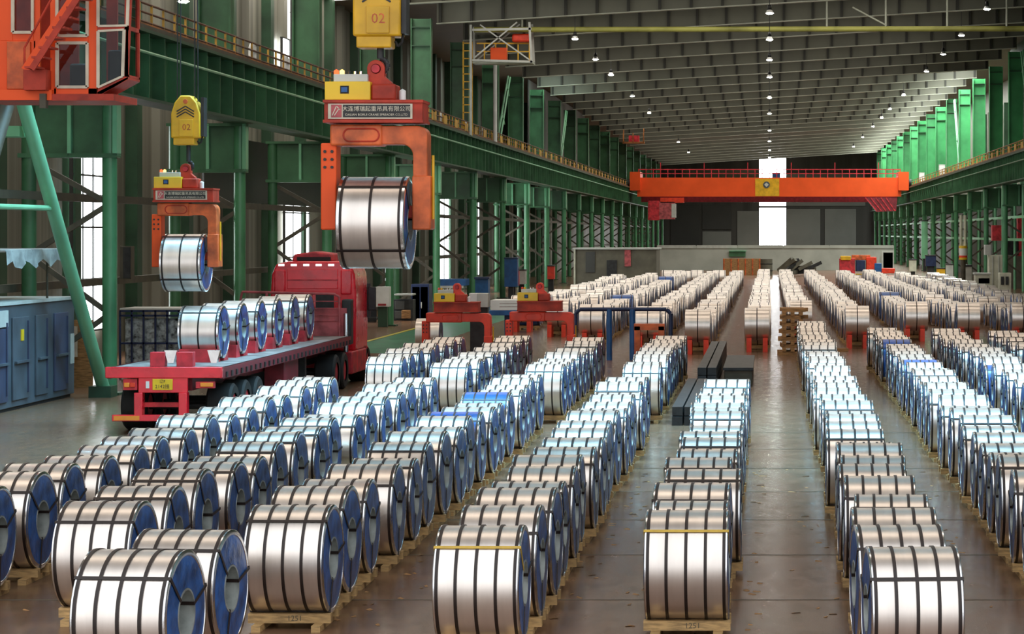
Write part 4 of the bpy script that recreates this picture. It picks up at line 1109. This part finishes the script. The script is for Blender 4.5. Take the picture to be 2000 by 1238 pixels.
# trolley and cabs under the crane
q = G(); q.box(KX(1266), KX(1288), YK-0.6, YK+1.6, KZ(430), KZ(392)); kc = q.part('hanging_cab', REDF, kr)
q = G(); q.box(KX(1288), KX(1318), YK-0.6, YK+1.6, KZ(428), KZ(394)); q.part('hanging_cab_front', PINK, kr)
q = G(); q.box(KX(1312), KX(1320), YK-0.65, YK+1.6, KZ(425), KZ(398)); q.part('cab_window', LGREY, kr)
q = G(); q.box(KX(1290), KX(1336), YK-0.6, YK+1.0, KZ(396), KZ(386)); q.part('cab_gantry', REDB, kr)
pts = [(KX(1690), KZ(386)), (KX(1752), KZ(386)), (KX(1750), KZ(412)), (KX(1712), KZ(414))]
q = G(); q.prism(pts, 'y', YK-0.5, YK+1.0); q.part('cable_tray', MAROON, kr)
for i in range(5):
    q = G(); q.beam((KX(1690+10*i), YK-0.55, KZ(386)), (KX(1712+9*i), YK-0.55, KZ(412)), 0.06, 0.12); q.part('tray_strut', REDF, kr)

# a second, smaller trolley parked high over the truck-side runway
p = at(1232, 272, 275.3)
t2 = thing('maintenance_trolley', 'small rusty maintenance trolley hanging high under the roof at the truck side', 'trolley', tuple(p))
q = G(); q.box(p.x-0.9, p.x+1.6, 274.5, 275.5, p.z-0.5, p.z-0.3); q.part('floor', RUST, t2)
for x in (-0.8, 0.3, 1.5):
    q = G(); q.box(p.x+x-0.06, p.x+x+0.06, 274.5, 274.6, p.z-0.4, p.z+0.7); q.part('post', RUST, t2)
for x in (-0.8, 1.5):
    q = G(); q.bar((p.x+x, 275.0, p.z-0.4), (p.x+x, 275.0, roofz(p.x+x)+1.5), 0.05, 8); q.part('hanger', RUST, t2)
q = G(); q.box(p.x-0.2, p.x+1.0, 274.6, 275.3, p.z-0.3, p.z+0.4); q.part('winch', REDF, t2)

# ================================================================== YELLOW PIPE AND WHITE MAINTENANCE PLATFORM
YP = 141.4
PX = lambda px: wx(px, YP)
PZ = lambda py: wz(py, YP)
g = G(); g.bar((PX(926), YP, PZ(58)), (17.9, YP, PZ(56)), 0.16, 12)
o = g.build('gas_pipe', YGREEN); tag(o, 'yellow-green pipe crossing the whole hall below the roof girders', 'pipe')
for px, a, b in ((1730, 56, -45), (1615, 56, -45), (1850, 56, -45), (1966, 56, -45), (1020, 56, 0)):
    q = G(); q.bar((PX(px), YP, PZ(a)), (PX(px), YP, min(PZ(b), roofz(PX(px))+1.4)), 0.06, 8); q.part('hanger_rod', GIRDL, o)
q = G(); q.bar((PX(1665), YP, PZ(14)), (PX(1732), YP, PZ(50)), 0.05, 8); q.part('hanger_rod', GIRDL, o)
mp_ = thing('maintenance_platform', 'white braced platform cage with yellow railing below the roof', 'platform', (PX(983), YP, PZ(122)))
def MPb(a, b, w_, nm, m, dy=0.0):
    q = G(); q.beam((PX(a[0]), YP+dy, PZ(a[1])), (PX(b[0]), YP+dy, PZ(b[1])), w_, w_); q.part(nm, m, mp_)
for dy in (-0.6, 0.9):
    for a, b, nm in (((922, 50), (922, 265.4 if dy < 0 else 122), 'post'), ((1036, 45), (1040, 125), 'post'), ((925, 119), (1042, 122), 'floor_beam'), ((925, 60), (1040, 58), 'top_rail'),
                 ((940, 50), (1036, 118), 'diagonal'), ((928, 115), (1012, 45), 'diagonal')):
        MPb(a, b, 0.13 if nm != 'diagonal' else 0.08, nm, LGREY, dy)
for i in range(5):
    MPb((945 + 22*i, 84), (945 + 22*i, 118), 0.07, 'yellow_rail_post', YELLOW, 0.3)
MPb((930, 84), (1036, 84), 0.08, 'yellow_rail', YELLOW, 0.3); MPb((930, 100), (1036, 100), 0.06, 'yellow_rail', YELLOW, 0.3)
q = G(); q.box(PX(958), PX(990), YP-0.1, YP+0.5, PZ(117), PZ(93)); q.part('winch_box', ORANGE, mp_, 0.03)
q = G(); q.box(PX(1000), PX(1036), YP-0.1, YP+0.5, PZ(82), PZ(66)); q.part('motor_hood', REDB, mp_, 0.1)
q = G(); q.box(PX(925), PX(1042), YP-0.6, YP+0.9, PZ(125), PZ(122)); q.part('floor_plate', GIRDL, mp_)
ld = thing('caged_ladder', 'yellow ladder with safety hoops beside the white platform', 'ladder', (PX(914), YP, 10.1))
for px in (906, 923):
    q = G(); q.box(PX(px)-0.04, PX(px)+0.04, YP-0.3, YP-0.22, 10.12, PZ(82)); q.part('side_rail', YELLOW, ld)
for i in range(10):
    py = 84 + 15*i
    q = G(); q.box(PX(905), PX(924), YP-0.3, YP-0.22, PZ(py+2), PZ(py)); q.part('rung', YELLOW, ld)
g = G(); g.bar((wx(967, 155), 155, 10.1), (wx(967, 155), 155, 15.6), 0.13, 12); o = g.build('white_pipe', WHITE); tag(o, 'white vertical pipe rising from the runway to the platform', 'pipe')

# ================================================================== LAMPS
lm = {}
def rod_mesh(h):
    b = MB(); b.bar((0, 0, 0.42), (0, 0, h), 0.02, 6); return b.mesh('rod', DARK)
b = MB(); b.lathe([(0.18, 0.001), (0.18, 0.11), (0.42, 0.09), (0.42, 0.001)], 14, 'z'); lm['ballast'] = b.mesh('ballast', DARK)
b = MB(); b.lathe([(0.20, 0.05), (0.16, 0.13), (0.02, 0.20), (0.0, 0.21)], 20, 'z'); lm['shade'] = b.mesh('shade', WHITE)
b = MB(); b.lathe([(0.04, 0.19), (0.0, 0.18), (-0.05, 0.12), (-0.06, 0.001)], 18, 'z'); lm['diffuser'] = b.mesh('diffuser', LAMPM)
LAMPS = (('ridge', 0.0, -1.5, (120.5, 137, 153, 170, 196, 222, 258.5, 289, 320, 350)),
         ('truck-side', -11.4, -0.45, (141, 157.6, 173, 200, 228, 301, 339)),
         ('machine-side', 12.2, -0.68, (135, 153, 169, 187, 219, 244, 262, 284, 315, 350)))
for row, x, dz, ys in LAMPS:
    lm['rod'] = rod_mesh(-dz + zz - 0.02)
    for k, y in enumerate(ys):
        zl = roofz(x) + dz
        t = thing('high_bay_lamp', '%s lit bell lamp from the white platform, %s lamp line' % (ordinal(k + 1), row), 'lamp', (x, y, zl), 'high bay lamps, %s line' % row)
        for nm in ('rod', 'ballast', 'shade', 'diffuser'): put(nm, lm[nm], t)
# lamp at the very top over the near runway
p = at(358, 3, 83.3)
lm['rod'] = rod_mesh(roofz(p.x) + zz - p.z - 0.02)
t = thing('high_bay_lamp', 'lit lamp hanging above the near runway beside the crane cab', 'lamp', tuple(p))
for nm in ('rod', 'ballast', 'shade', 'diffuser'): put(nm, lm[nm], t)

# ================================================================== LEFT SIDE OBJECTS
# slate grey container cabinets
XC = -18.75
ct = thing('equipment_container', 'slate grey steel equipment container with doors and lever bars beside the brace', 'container', (XC-1.2, 59.8, 0))
q = G(); q.box(XC-2.4, XC, 54.4, 64.9, 0.08, 2.62); q.part('body', GREYC, ct, 0.02)
q = G(); q.box(XC-2.4, XC+0.05, 54.3, 64.9, 2.62, 2.70); q.part('roof_edge', LGREY, ct)
q = G(); q.box(XC-2.3, XC-0.05, 54.4, 64.7, 0.0, 0.08); q.part('skid', BLACK, ct)
for i, (y0, y1) in enumerate(((54.7, 56.9), (57.4, 59.1), (59.5, 60.8), (61.4, 62.4), (63, 64.2))):
    q = G(); q.box(XC, XC+0.05, y0, y1, 0.25, 2.3 if i != 1 else 2.05); d = q.part('door', GREYC2 if i in (1, 4) else GREYC, ct, 0.01)
    q = G(); q.box(XC+0.05, XC+0.12, y0+0.1, y1-0.1, 1.16, 1.22); q.part('lever_bar', GREYC, d)
    q = G(); q.box(XC+0.05, XC+0.09, y1-0.18, y1-0.12, 0.4, 2.2); q.part('hinge_post', GREYC2, d)
q = G(); q.box(XC, XC+0.06, 57.5, 59.1, 2.1, 2.5); q.part('white_sign', LGREY, ct)
for y, z in ((56.6, 1.75), (60.2, 1.85)):
    q = G(); q.box(XC+0.05, XC+0.07, y-0.11, y+0.11, z-0.14, z+0.14); q.part('yellow_label', YELLOWB, ct)
q = G(); q.box(XC+0.05, XC+0.07, 56.4, 56.8, 1.25, 1.5); q.part('blue_label', BLUEP, ct)
q = G(); q.box(XC, XC+0.03, 64.5, 64.8, 0.9, 1.7); q.part('white_label', LGREY, ct)
# tarp canopy above
tc_ = thing('tarp_canopy', 'crumpled grey tarpaulin canopy hanging above the grey container', 'canopy', (XC-1.0, 60.4, 3.9))
q = G(); q.box(XC-3.0, XC+0.3, 58.1, 63, 3.93, 4.0); q.part('tarp_top', TARP, tc_, 0.02)
b = G(); n = 18
vs = []; fs = []
for i in range(n + 1):
    y = 58.1 + 4.8*i/n
    vs += [(XC+0.32+0.03*math.sin(i*2.1), y, 3.98), (XC+0.34+0.06*math.sin(i*1.7), y, 3.62+0.10*math.sin(i*1.3)+0.06*math.sin(i*3.1))]
for i in range(n): fs.append((2*i, 2*i+2, 2*i+3, 2*i+1))
b.add(vs, fs, 0, True); b.part('tarp_valance', TARP, tc_)
for y in (58.3, 62.8):
    q = G(); q.bar((XC-2.9, y, 2.70), (XC-2.9, y, 3.95), 0.04, 8); q.part('canopy_pole', BROWNM, tc_)
    q = G(); q.bar((XC-0.1, y, 2.70), (XC-0.1, y, 3.95), 0.03, 8); q.part('canopy_pole', BROWNM, tc_)
# red fire notice board and brown screen
nb_ = thing('notice_board', 'small red and dark notice board on a brown screen by the window', 'notice board', (-19.2, 68.5, 0))
q = G(); q.box(wx(130, 68.5), wx(180, 68.5), 68.5, 68.6, 0, wz(625, 68.5)); q.part('screen', WOODB, nb_)
q = G(); q.box(wx(126, 68.4), wx(150, 68.4), 68.38, 68.48, wz(697, 68.5), wz(637, 68.5)); fr_ = q.part('board_frame', WFRAME, nb_)
q = G(); q.box(wx(128, 68.4), wx(145, 68.4), 68.35, 68.38, wz(694, 68.5), wz(640, 68.5)); q.part('red_sheet', REDB, fr_)
q = G(); q.box(wx(128, 68.4), wx(145, 68.4), 68.33, 68.35, wz(680, 68.5), wz(652, 68.5)); q.part('dark_sheet', DARK, fr_)
# wall cabinet beside the near column
wc = thing('wall_cabinet', 'grey wall cabinet with a dark front hung behind the near column', 'cabinet', (wx(243, 75.2), 75.2, wz(545, 75.2)))
q = G(); q.box(wx(234, 75.2), wx(256, 75.2), 75.2, 75.6, wz(545, 75.2), wz(481, 75.2)); q.part('body', BROWNM, wc)
q = G(); q.box(wx(241, 75.2), wx(255, 75.2), 75.16, 75.2, wz(543, 75.2), wz(483, 75.2)); q.part('front', DARK, wc)
# film wrapped cage
yg = 72.5
cg = thing('goods_cage', 'navy steel cage holding film-wrapped shiny goods behind the trailer', 'cage', (wx(298, yg), yg, 0))
xa, xb, zt = wx(234, yg), wx(372, yg), wz(606, yg)
q = G(); q.box(xa+0.1, xb-0.1, yg+0.15, yg+1.6, 0.1, zt-0.25); q.part('wrapped_goods', WRAP, cg, 0.08)
for i in range(7):
    x = xa + (xb - xa) * i / 6
    q = G(); q.box(x-0.025, x+0.025, yg, yg+0.07, 0, zt); q.part('cage_post', BLUED, cg)
for z in (zt-0.02, zt-0.16, zt*0.52, 0.15):
    q = G(); q.box(xa, xb, yg, yg+0.06, z-0.03, z+0.03); q.part('cage_rail', BLUED, cg)
q = G(); q.box(xa, xb, yg, yg+1.7, zt, zt+0.06); q.part('cage_top', LGREY, cg)

# objects near the truck front along the lane
def simple(name, label, cat, boxes, loc, bev=0.01, group=None):
    t = thing(name, label, cat, loc, group)
    for nm, m, (x0, x1, y0, y1, z0, z1) in boxes:
        q = G(); q.box(x0, x1, y0, y1, z0, z1); q.part(nm, m, t, bev)
    return t
ya = 84.5
def bxp(px0, px1, py0, py1, y, d): return (wx(px0, y), wx(px1, y), y, y + d, max(0.0, wz(py1, y)), wz(py0, y))
simple('control_box', 'white control box mounted on a runway column near the truck front', 'control box',
       [('body', WHITE, bxp(734, 760, 560, 599, 112.3, 0.6)), ('label_strip', REDF, bxp(738, 754, 593, 597, 112.2, 0.04)), ('stand', GREEND, bxp(738, 756, 599, 645, 112.5, 0.3))], (wx(747, 112.3), 112.3, 0))
simple('tool_rack', 'dark steel tool rack with shelves behind the white control box', 'rack',
       [('shelf', DARK, bxp(697, 735, 600+0, 606, 118.2, 1.0)), ('shelf', DARK, bxp(697, 735, 620, 625, 118.2, 1.0)), ('back', DARK, bxp(697, 735, 560, 652, 119.5, 0.1)), ('post', BROWNM, bxp(697, 700, 560, 652, 118.2, 0.1)),
        ('motor', DARK, bxp(704, 720, 584, 600, 118.4, 0.6)), ('bucket', BLUEP, bxp(692, 704, 575, 640, 117.5, 0.4))], (wx(716, 118.2), 118.2, 0))
simple('tool_cabinet', 'dark cabinet with drawers and cardboard box below, between columns', 'cabinet',
       [('body', DARK, bxp(768, 806, 585, 640, 120.9, 1.0)), ('drawer', SHEETD, bxp(771, 790, 588, 604, 120.8, 0.05)), ('drawer', SHEETD, bxp(771, 790, 607, 622, 120.8, 0.05)), ('box', WOODB, bxp(784, 800, 606, 622, 120.3, 0.4)), ('top_tray', LGREY, bxp(770, 806, 574, 577, 120.6, 1.1))], (wx(787, 120.9), 120.9, 0))
simple('storage_cabinet', 'tall navy storage cabinet against a green column', 'cabinet',
       [('body', BLUED, bxp(803, 838, 555, 640, 123.5, 1.2)), ('door', BLUED, bxp(805, 820, 560, 636, 123.5, 0.05)), ('door', BLUED, bxp(821, 836, 560, 636, 123.5, 0.05)), ('handle', LGREY, bxp(822, 824, 590, 602, 123.4, 0.05))], (wx(820, 123.5), 123.5, 0))
simple('machine_canopy', 'blue sheet hood over a machine behind the parked red lifter', 'machine hood',
       [('hood', BLUEP, bxp(855, 910, 545, 558, 134.3, 1.5)), ('hood_lip', LGREY, bxp(857, 905, 558, 563, 134.2, 1.5)), ('body', CREAM, bxp(860, 902, 563, 640, 134.6, 1.2))], (wx(882, 134.3), 134.3, 0))
simple('electric_cabinet', 'white electric cabinet with a grey door beside the parked lifter', 'cabinet',
       [('body', WHITE, bxp(916, 931, 573, 600, 77.6, 0.5)), ('door', LGREY, bxp(931, 953, 573, 600, 77.6, 0.5)), ('pedestal', DARK, bxp(918, 952, 600, 745, 77.8, 0.4))], (wx(934, 77.6), 77.6, 0))
simple('blue_bin', 'tall blue box standing behind the white electric cabinet', 'box', [('body', BLUEP, bxp(928, 953, 544, 640, 137, 1.0)), ('lid', BLUED, bxp(926, 955, 541, 545, 136.8, 1.2))], (wx(940, 137), 137, 0))
simple('wrapped_pack', 'white packed bundle with red stripes beside the parked lifters', 'bundle',
       [('bundle', WHITE, bxp(958, 1018, 586, 606, 83.9, 1.4)), ('stripe', PINK, bxp(975, 1012, 592, 594, 83.9, 0.05)), ('stripe', PINK, bxp(975, 1012, 598, 600, 83.9, 0.05)), ('base', BLUEP, bxp(955, 1020, 606, 616, 83.9, 1.4)), ('leg', BLUED, bxp(985, 995, 616, 700, 84.3, 0.5))], (wx(988, 83.9), 83.9, 0))
for i, (px0, px1, py0, py1, m, lab, nm) in enumerate(((985, 1010, 505, 560, BLUEP, 'blue drum rack', 'drum_rack'), (990, 1012, 528, 558, REDF, 'dark red box', 'red_box'), (1010, 1026, 528, 555, LGREY, 'light grey box', 'grey_box'), (1069, 1082, 520, 545, REDB, 'signal red board', 'red_board'))):
    y = 158.5 + i*2.1
    q_ = [('body', m, bxp(px0, px1, py0, py1, y, 0.9)), ('top', DARK if i else BLUED, bxp(px0-1, px1+1, py0-2, py0, y-0.05, 1.0)), ('leg', DARK, bxp((px0+px1)/2-5, (px0+px1)/2+5, py1, 590, y+0.2, 0.4))]
    simple(nm, lab + ' standing between runway columns beyond the parked lifters', 'box' if i else 'rack', q_, (wx((px0+px1)/2, y), y, 0))
# brown block house
bh = thing('block_house', 'low brown block house with dark door beside the far coils', 'hut', (wx(1200, 201.4), 201.4, 0))
q = G(); q.box(wx(1122, 201.4), wx(1282, 201.4), 201.4, 208, 0, wz(487, 201.4)); q.part('wall', BROWN, bh)
q = G(); q.box(wx(1119, 201.4), wx(1285, 201.4), 201.2, 208.2, wz(487, 201.4), wz(484, 201.4)); q.part('roof', LGREY, bh)
for (a, b, c, d, m) in ((1185, 1205, 508, 540, DARK), (1144, 1162, 492, 532, SHEETD)):
    q = G(); q.box(wx(a, 201.4), wx(b, 201.4), 201.3, 201.4, max(0.02, wz(d, 201.4)), wz(c, 201.4)); q.part('door' if a > 1180 else 'shutter', m, bh)
q = G(); q.box(wx(1220, 201.4), wx(1232, 201.4), 201.3, 201.4, wz(520, 201.4), wz(488, 201.4)); q.part('red_sign', PINK, bh)
q = G(); q.box(wx(1122, 201.4)-0.05, wx(1124, 201.4), 201.25, 201.4, 0, wz(487, 201.4)); q.part('corner_strip', CREAM, bh)

# ================================================================== MIDDLE FLOOR OBJECTS
# stacked dark beams beside the short single row
def beamstack(x, y0, y1, n, label):
    t = thing('beam_stack', label, 'steel beams', (x, (y0+y1)/2, 0))
    for k in range(n):
        for j in range(2):
            q = G(); q.box(x-0.26+0.28*j, x-0.02+0.28*j, y0+0.1*k, y1-0.15*k, 0.22*k, 0.22*k+0.2); q.part('beam', DARK, t)
beamstack(-1.97, 55.0, 66.0, 2, 'dark steel beam stack lying beside the end of the short single row')
beamstack(-1.75, 67.0, 84.0, 3, 'longer dark steel beam stack behind the first one')
t = thing('steel_crate', 'dark brown steel crate standing behind the short single row', 'crate', (-0.9, 72.0, 0))
q = G(); q.box(-1.30, -0.50, 69.0, 76.0, 0, 0.46); q.part('body', BROWNM, t, 0.02)
q = G(); q.box(-1.33, -0.47, 68.95, 76.05, 0.46, 0.54); q.part('lid', DARK, t)
# timber stack by the main aisle
yt = 86.6
t = thing('timber_stack', 'stack of orange-brown timber battens beside the main aisle', 'timber', (wx(1548, yt), yt, 0))
k = 0; z = 0.0
rt = random.Random(4)
while z < wz(606, yt):
    if k % 2 == 0:
        for j in range(3):
            q = G(); q.box(wx(1523, yt)+rt.uniform(-0.1, 0.1), wx(1568, yt)+rt.uniform(-0.1, 0.25), yt+0.55*j, yt+0.55*j+0.4, z, z+0.13); q.part('batten', WOODB, t)
    else:
        for j in range(3):
            x = wx(1528, yt) + 0.3*j; q = G(); q.box(x, x+0.14, yt-0.05, yt+1.6, z, z+0.13); q.part('batten', WOODB, t)
    z += 0.13; k += 1
# wooden planks on the aisle further
for (px, py, y, lab) in ((1610, 676, 89.3, 'rusty plank lying across the lane by the timber stack'), (1790, 668, 84.5, 'orange plank lying before the raised far coils')):
    g = G(); x = wx(px, y); g.box(x-0.9, x+0.9, y, y+0.2, 0, 0.12); o = g.build('plank', WOODB); tag(o, lab, 'plank')
# machine and piles at the far end
t = thing('yard_machine', 'red and yellow machine parked before the low far wall', 'machine', (wx(1690, 255.1), 255.1, 0))
for nm, m, b_ in (('body', REDF, bxp(1640, 1670, 505, 535, 255.1, 2)), ('hood', YELLOW, bxp(1642, 1662, 500, 508, 254.9, 2)), ('tank', BLUED, bxp(1672, 1690, 508, 530, 255.1, 2)), ('cover', ORANGE2, bxp(1664, 1700, 498, 508, 255.5, 1.5)),
                  ('engine', REDB, bxp(1692, 1712, 502, 532, 255.1, 2)), ('side_box', BLUEP, bxp(1708, 1722, 514, 532, 255, 1.5)), ('ramp', REDB, bxp(1720, 1748, 524, 534, 255.1, 2)), ('skid', YELLOWB, bxp(1632, 1700, 535, 541, 254.9, 2))):
    q = G(); q.box(*b_); q.part(nm, m, t, 0.05)
t = thing('scrap_pile', 'low grey-brown pile of packing scrap before the far wall', 'pile', (wx(1560, 248.4), 248.4, 0))
rs = random.Random(8)
for i in range(14):
    px = 1530 + rs.uniform(0, 70); x = wx(px, 248.4)
    q = G(); q.beam((x-0.7, 248.4+rs.uniform(0, 2), rs.uniform(0.1, 0.9)), (x+0.7, 248.4+rs.uniform(0, 2), rs.uniform(0.4, 1.8)), 0.4, 0.35); q.part('scrap_piece', BROWN if i % 3 else DARK, t)
t = thing('orange_crate', 'long orange-brown crate before the low far wall', 'crate', (wx(1440, 252.5), 252.5, 0))
q = G(); q.box(wx(1412, 252.5), wx(1486, 252.5), 252.5, 254, 0, wz(505, 252.5)); q.part('body', WOODB, t)
for i in range(6):
    q = G(); x = wx(1414+14*i, 252.5); q.box(x-0.06, x+0.06, 252.44, 252.5, 0, wz(505, 252.5)); q.part('slat', ORANGE2, t)
t = thing('green_sign', 'green banner board fixed on the low far wall', 'sign', (wx(1440, 284.3), 284.3, 2))
q = G(); q.box(wx(1424, 284.3), wx(1456, 284.3), 284.45, 284.72, wz(501, 284.3), wz(491, 284.3)); q.part('board', GREEN, t)
q = G(); q.box(wx(1424, 284.3), wx(1458, 284.3), 284.25, 284.5, wz(491, 284.3), wz(489, 284.3)); q.part('board_edge', GREENL, t)
t = thing('brown_drum', 'squat brown drum beside the orange-brown crate', 'drum', (wx(1497, 249.8), 249.8, 0))
q = G(); q.lathe([(0, 0.001), (0, 0.62), (1.7, 0.62), (1.7, 0.001)], 20, 'z', (wx(1497, 249.8), 249.8, 0)); q.part('shell', BROWN, t)
for z in (0.5, 1.2):
    q = G(); q.lathe([(z-0.04, 0.62), (z-0.04, 0.66), (z+0.04, 0.66), (z+0.04, 0.62)], 20, 'z', (wx(1497, 249.8), 249.8, 0)); q.part('hoop', DARK, t)
simple('steel_door', 'dark opening box at the end of the low wall', 'doorway', [('frame', LGREY, bxp(1722, 1746, 490, 530, 283.3, 0.6)), ('opening', DARK, bxp(1725, 1744, 493, 528, 283.3, 0.1))], (wx(1734, 283.3), 283.3, 0))

# ================================================================== MACHINE SIDE OBJECTS
def cyl(px0, px1, py0, py1, y, nm, m, par):
    q = G(); x = wx((px0+px1)/2, y); r = (wx(px1, y) - wx(px0, y)) / 2; z0 = max(0.0, wz(py1, y)); z1 = wz(py0, y)
    q.lathe([(z0, 0.001), (z0, r), (z1, r), (z1, 0.001)], 20, 'z', (x, y, 0)); return q.part(nm, m, par)
t = thing('hanging_tank', 'slim pale tank with yellow, white and red bands hung by the machine-side columns', 'tank', (wx(1881, 201.4), 201.4, 0))
cyl(1874, 1880, 420, 485, 201.4, 'pipe', CREAM, t); cyl(1882, 1888, 420, 485, 201.4, 'pipe', CREAM, t)
for a, b, m in ((480, 485, YELLOWB), (485, 499, WHITE), (499, 503, REDB), (503, 507, YELLOWB)): cyl(1873, 1889, a, b, 201.4, 'band', m, t)
cyl(1876, 1886, 507, 560, 201.4, 'post', BROWNM, t)
simple('machine_cabinet', 'cream machine cabinet with a dark screen opening on the machine side', 'cabinet',
       [('body', CREAM, bxp(1905, 1934, 536, 560, 161.1, 1.2)), ('screen', DARK, bxp(1911, 1933, 543, 554, 161.1, 0.05)), ('top', LGREY, bxp(1903, 1936, 533, 536, 161, 1.4)), ('base', DARK, bxp(1907, 1932, 560, 590, 161.4, 0.9))], (wx(1920, 161.1), 161.1, 0))
simple('filter_tower', 'tall cream filter cabinet between the machine-side columns', 'cabinet',
       [('body', CREAM, bxp(1932, 1958, 498, 640, 169.2, 1.5)), ('top_duct', LGREY, bxp(1924, 1935, 478, 498, 169.2, 1.0)), ('rib', LGREY, bxp(1938, 1940, 500, 562, 169.1, 0.05)), ('rib', LGREY, bxp(1950, 1952, 500, 562, 169.1, 0.05))], (wx(1945, 169.2), 169.2, 0))
simple('meter_box', 'cream meter box with twin dark windows next to the tall filter cabinet', 'box',
       [('body', CREAM, bxp(1952, 1975, 533, 640, 155.8, 0.8)), ('window', DARK, bxp(1955, 1961, 540, 556, 155.7, 0.05)), ('window', DARK, bxp(1964, 1970, 540, 556, 155.7, 0.05))], (wx(1963, 155.8), 155.8, 0))
simple('dark_press', 'dark press with red frame behind the machine-side columns', 'machine',
       [('frame', REDF, bxp(1938, 1956, 440, 470, 190.5, 1.0)), ('head', DARK, bxp(1965, 1990, 470, 498, 191.5, 1.5)), ('side', REDF, bxp(1988, 2010, 425, 500, 191.5, 1.0)), ('bed', BROWN, bxp(1965, 2005, 500, 570, 191.5, 2.0))], (wx(1980, 185.3), 185.3, 0))
simple('grey_hopper', 'round-shouldered grey hopper box by the slim pale tank', 'hopper', [('body', LGREY, bxp(1884, 1898, 520, 560, 204.1, 1.0)), ('lid', DARK, bxp(1883, 1899, 517, 521, 204, 1.1))], (wx(1891, 204.1), 204.1, 0))
for i, (px0, px1, py0, py1, y, m, nm, lab) in enumerate(((1848, 1862, 517, 540, 228.3, LGREY, 'switch_box', 'pale switch box'), (1776, 1790, 508, 530, 255.1, CREAM, 'cream_box', 'small cream box'), (1800, 1812, 432, 505, 275.3, GREENL, 'wide_post_cover', 'wide pale green post cover'),
                                                       (1830, 1846, 525, 545, 231, YELLOW, 'yellow_bin', 'yellow bin'), (1808, 1828, 500, 520, 241.7, BLUED, 'navy_box', 'navy cable box'))):
    simple(nm, lab + ' among the machine-side columns', 'box', [('body', m, bxp(px0, px1, py0, py1, y, 0.8)), ('lid', DARK if m is not DARK else LGREY, bxp(px0-1, px1+1, py0-2, py0, y-0.05, 0.9)), ('stand', DARK, bxp(px0+3, px1-3, py1, 575, y+0.2, 0.3))], (wx((px0+px1)/2, y), y, 0))
# white boxes on the machine-side walkway
for px, py, y in ((1800, 343, 289), (1835, 330, 255)):
    simple('walkway_locker', 'white locker on the machine-side crane walkway, %s to the far orange crane' % ('nearer' if y > 260 else 'further'), 'locker', [('body', WHITE, (18.0, 18.6, y, y+1.0, 10.08, 11.6)), ('lid', LGREY, (17.98, 18.62, y-0.02, y+1.02, 11.6, 11.66))], (18.3, y, 10.08), 0.02, 'lockers on the machine-side walkway')
# bright round-topped stanchion lamps along the truck-side walkway
b = MB(); b.lathe([(0, 0.14), (0.75, 0.14), (0.88, 0.09), (0.93, 0.001)], 14, 'z'); bsm = b.mesh('float_case', WHITE)
b = MB(); b.lathe([(-0.05, 0.001), (-0.05, 0.17), (0.02, 0.17), (0.02, 0.001)], 12, 'z'); bsb = b.mesh('float_base', DARK)
for i, y in enumerate((84, 89.7, 118.2, 132.3, 143, 151.8)):
    t = thing('walkway_bollard', '%s white round-topped bollard along the truck-side crane walkway from the crane cab' % ordinal(i + 1), 'bollard', (-18.05, y, 10.13), 'white bollards on the truck-side walkway')
    put('float_case', bsm, t); put('float_base', bsb, t)

db = MB(); rd = random.Random(3)
for x0 in (-8.6, -6.4, -4.4, -4.7, -2.2, -2.4, -1.6, -0.2, 0.6, 2.1, 2.6, 4.5):
    for i in range(26):
        x = x0 + rd.gauss(0, 0.14); y = rd.uniform(21, 45); a = rd.uniform(0, PI); l_ = rd.uniform(0.02, 0.07); w_ = rd.uniform(0.01, 0.03)
        c_, s_ = math.cos(a), math.sin(a)
        db.add([(x - l_*c_ - w_*s_, y - l_*s_ + w_*c_, 0.002), (x + l_*c_ - w_*s_, y + l_*s_ + w_*c_, 0.002), (x + l_*c_ + w_*s_, y + l_*s_ - w_*c_, 0.012), (x - l_*c_ + w_*s_, y - l_*s_ - w_*c_, 0.006)], [(0, 1, 2, 3)])
do = db.build('wood_chips', WOODB); tag(do, 'scattered orange wood chips on the floor along the coil rows', 'wood chips', kind='stuff')
print('coils as things', nco, 'rest', rest, 'objects', len(bpy.data.objects))
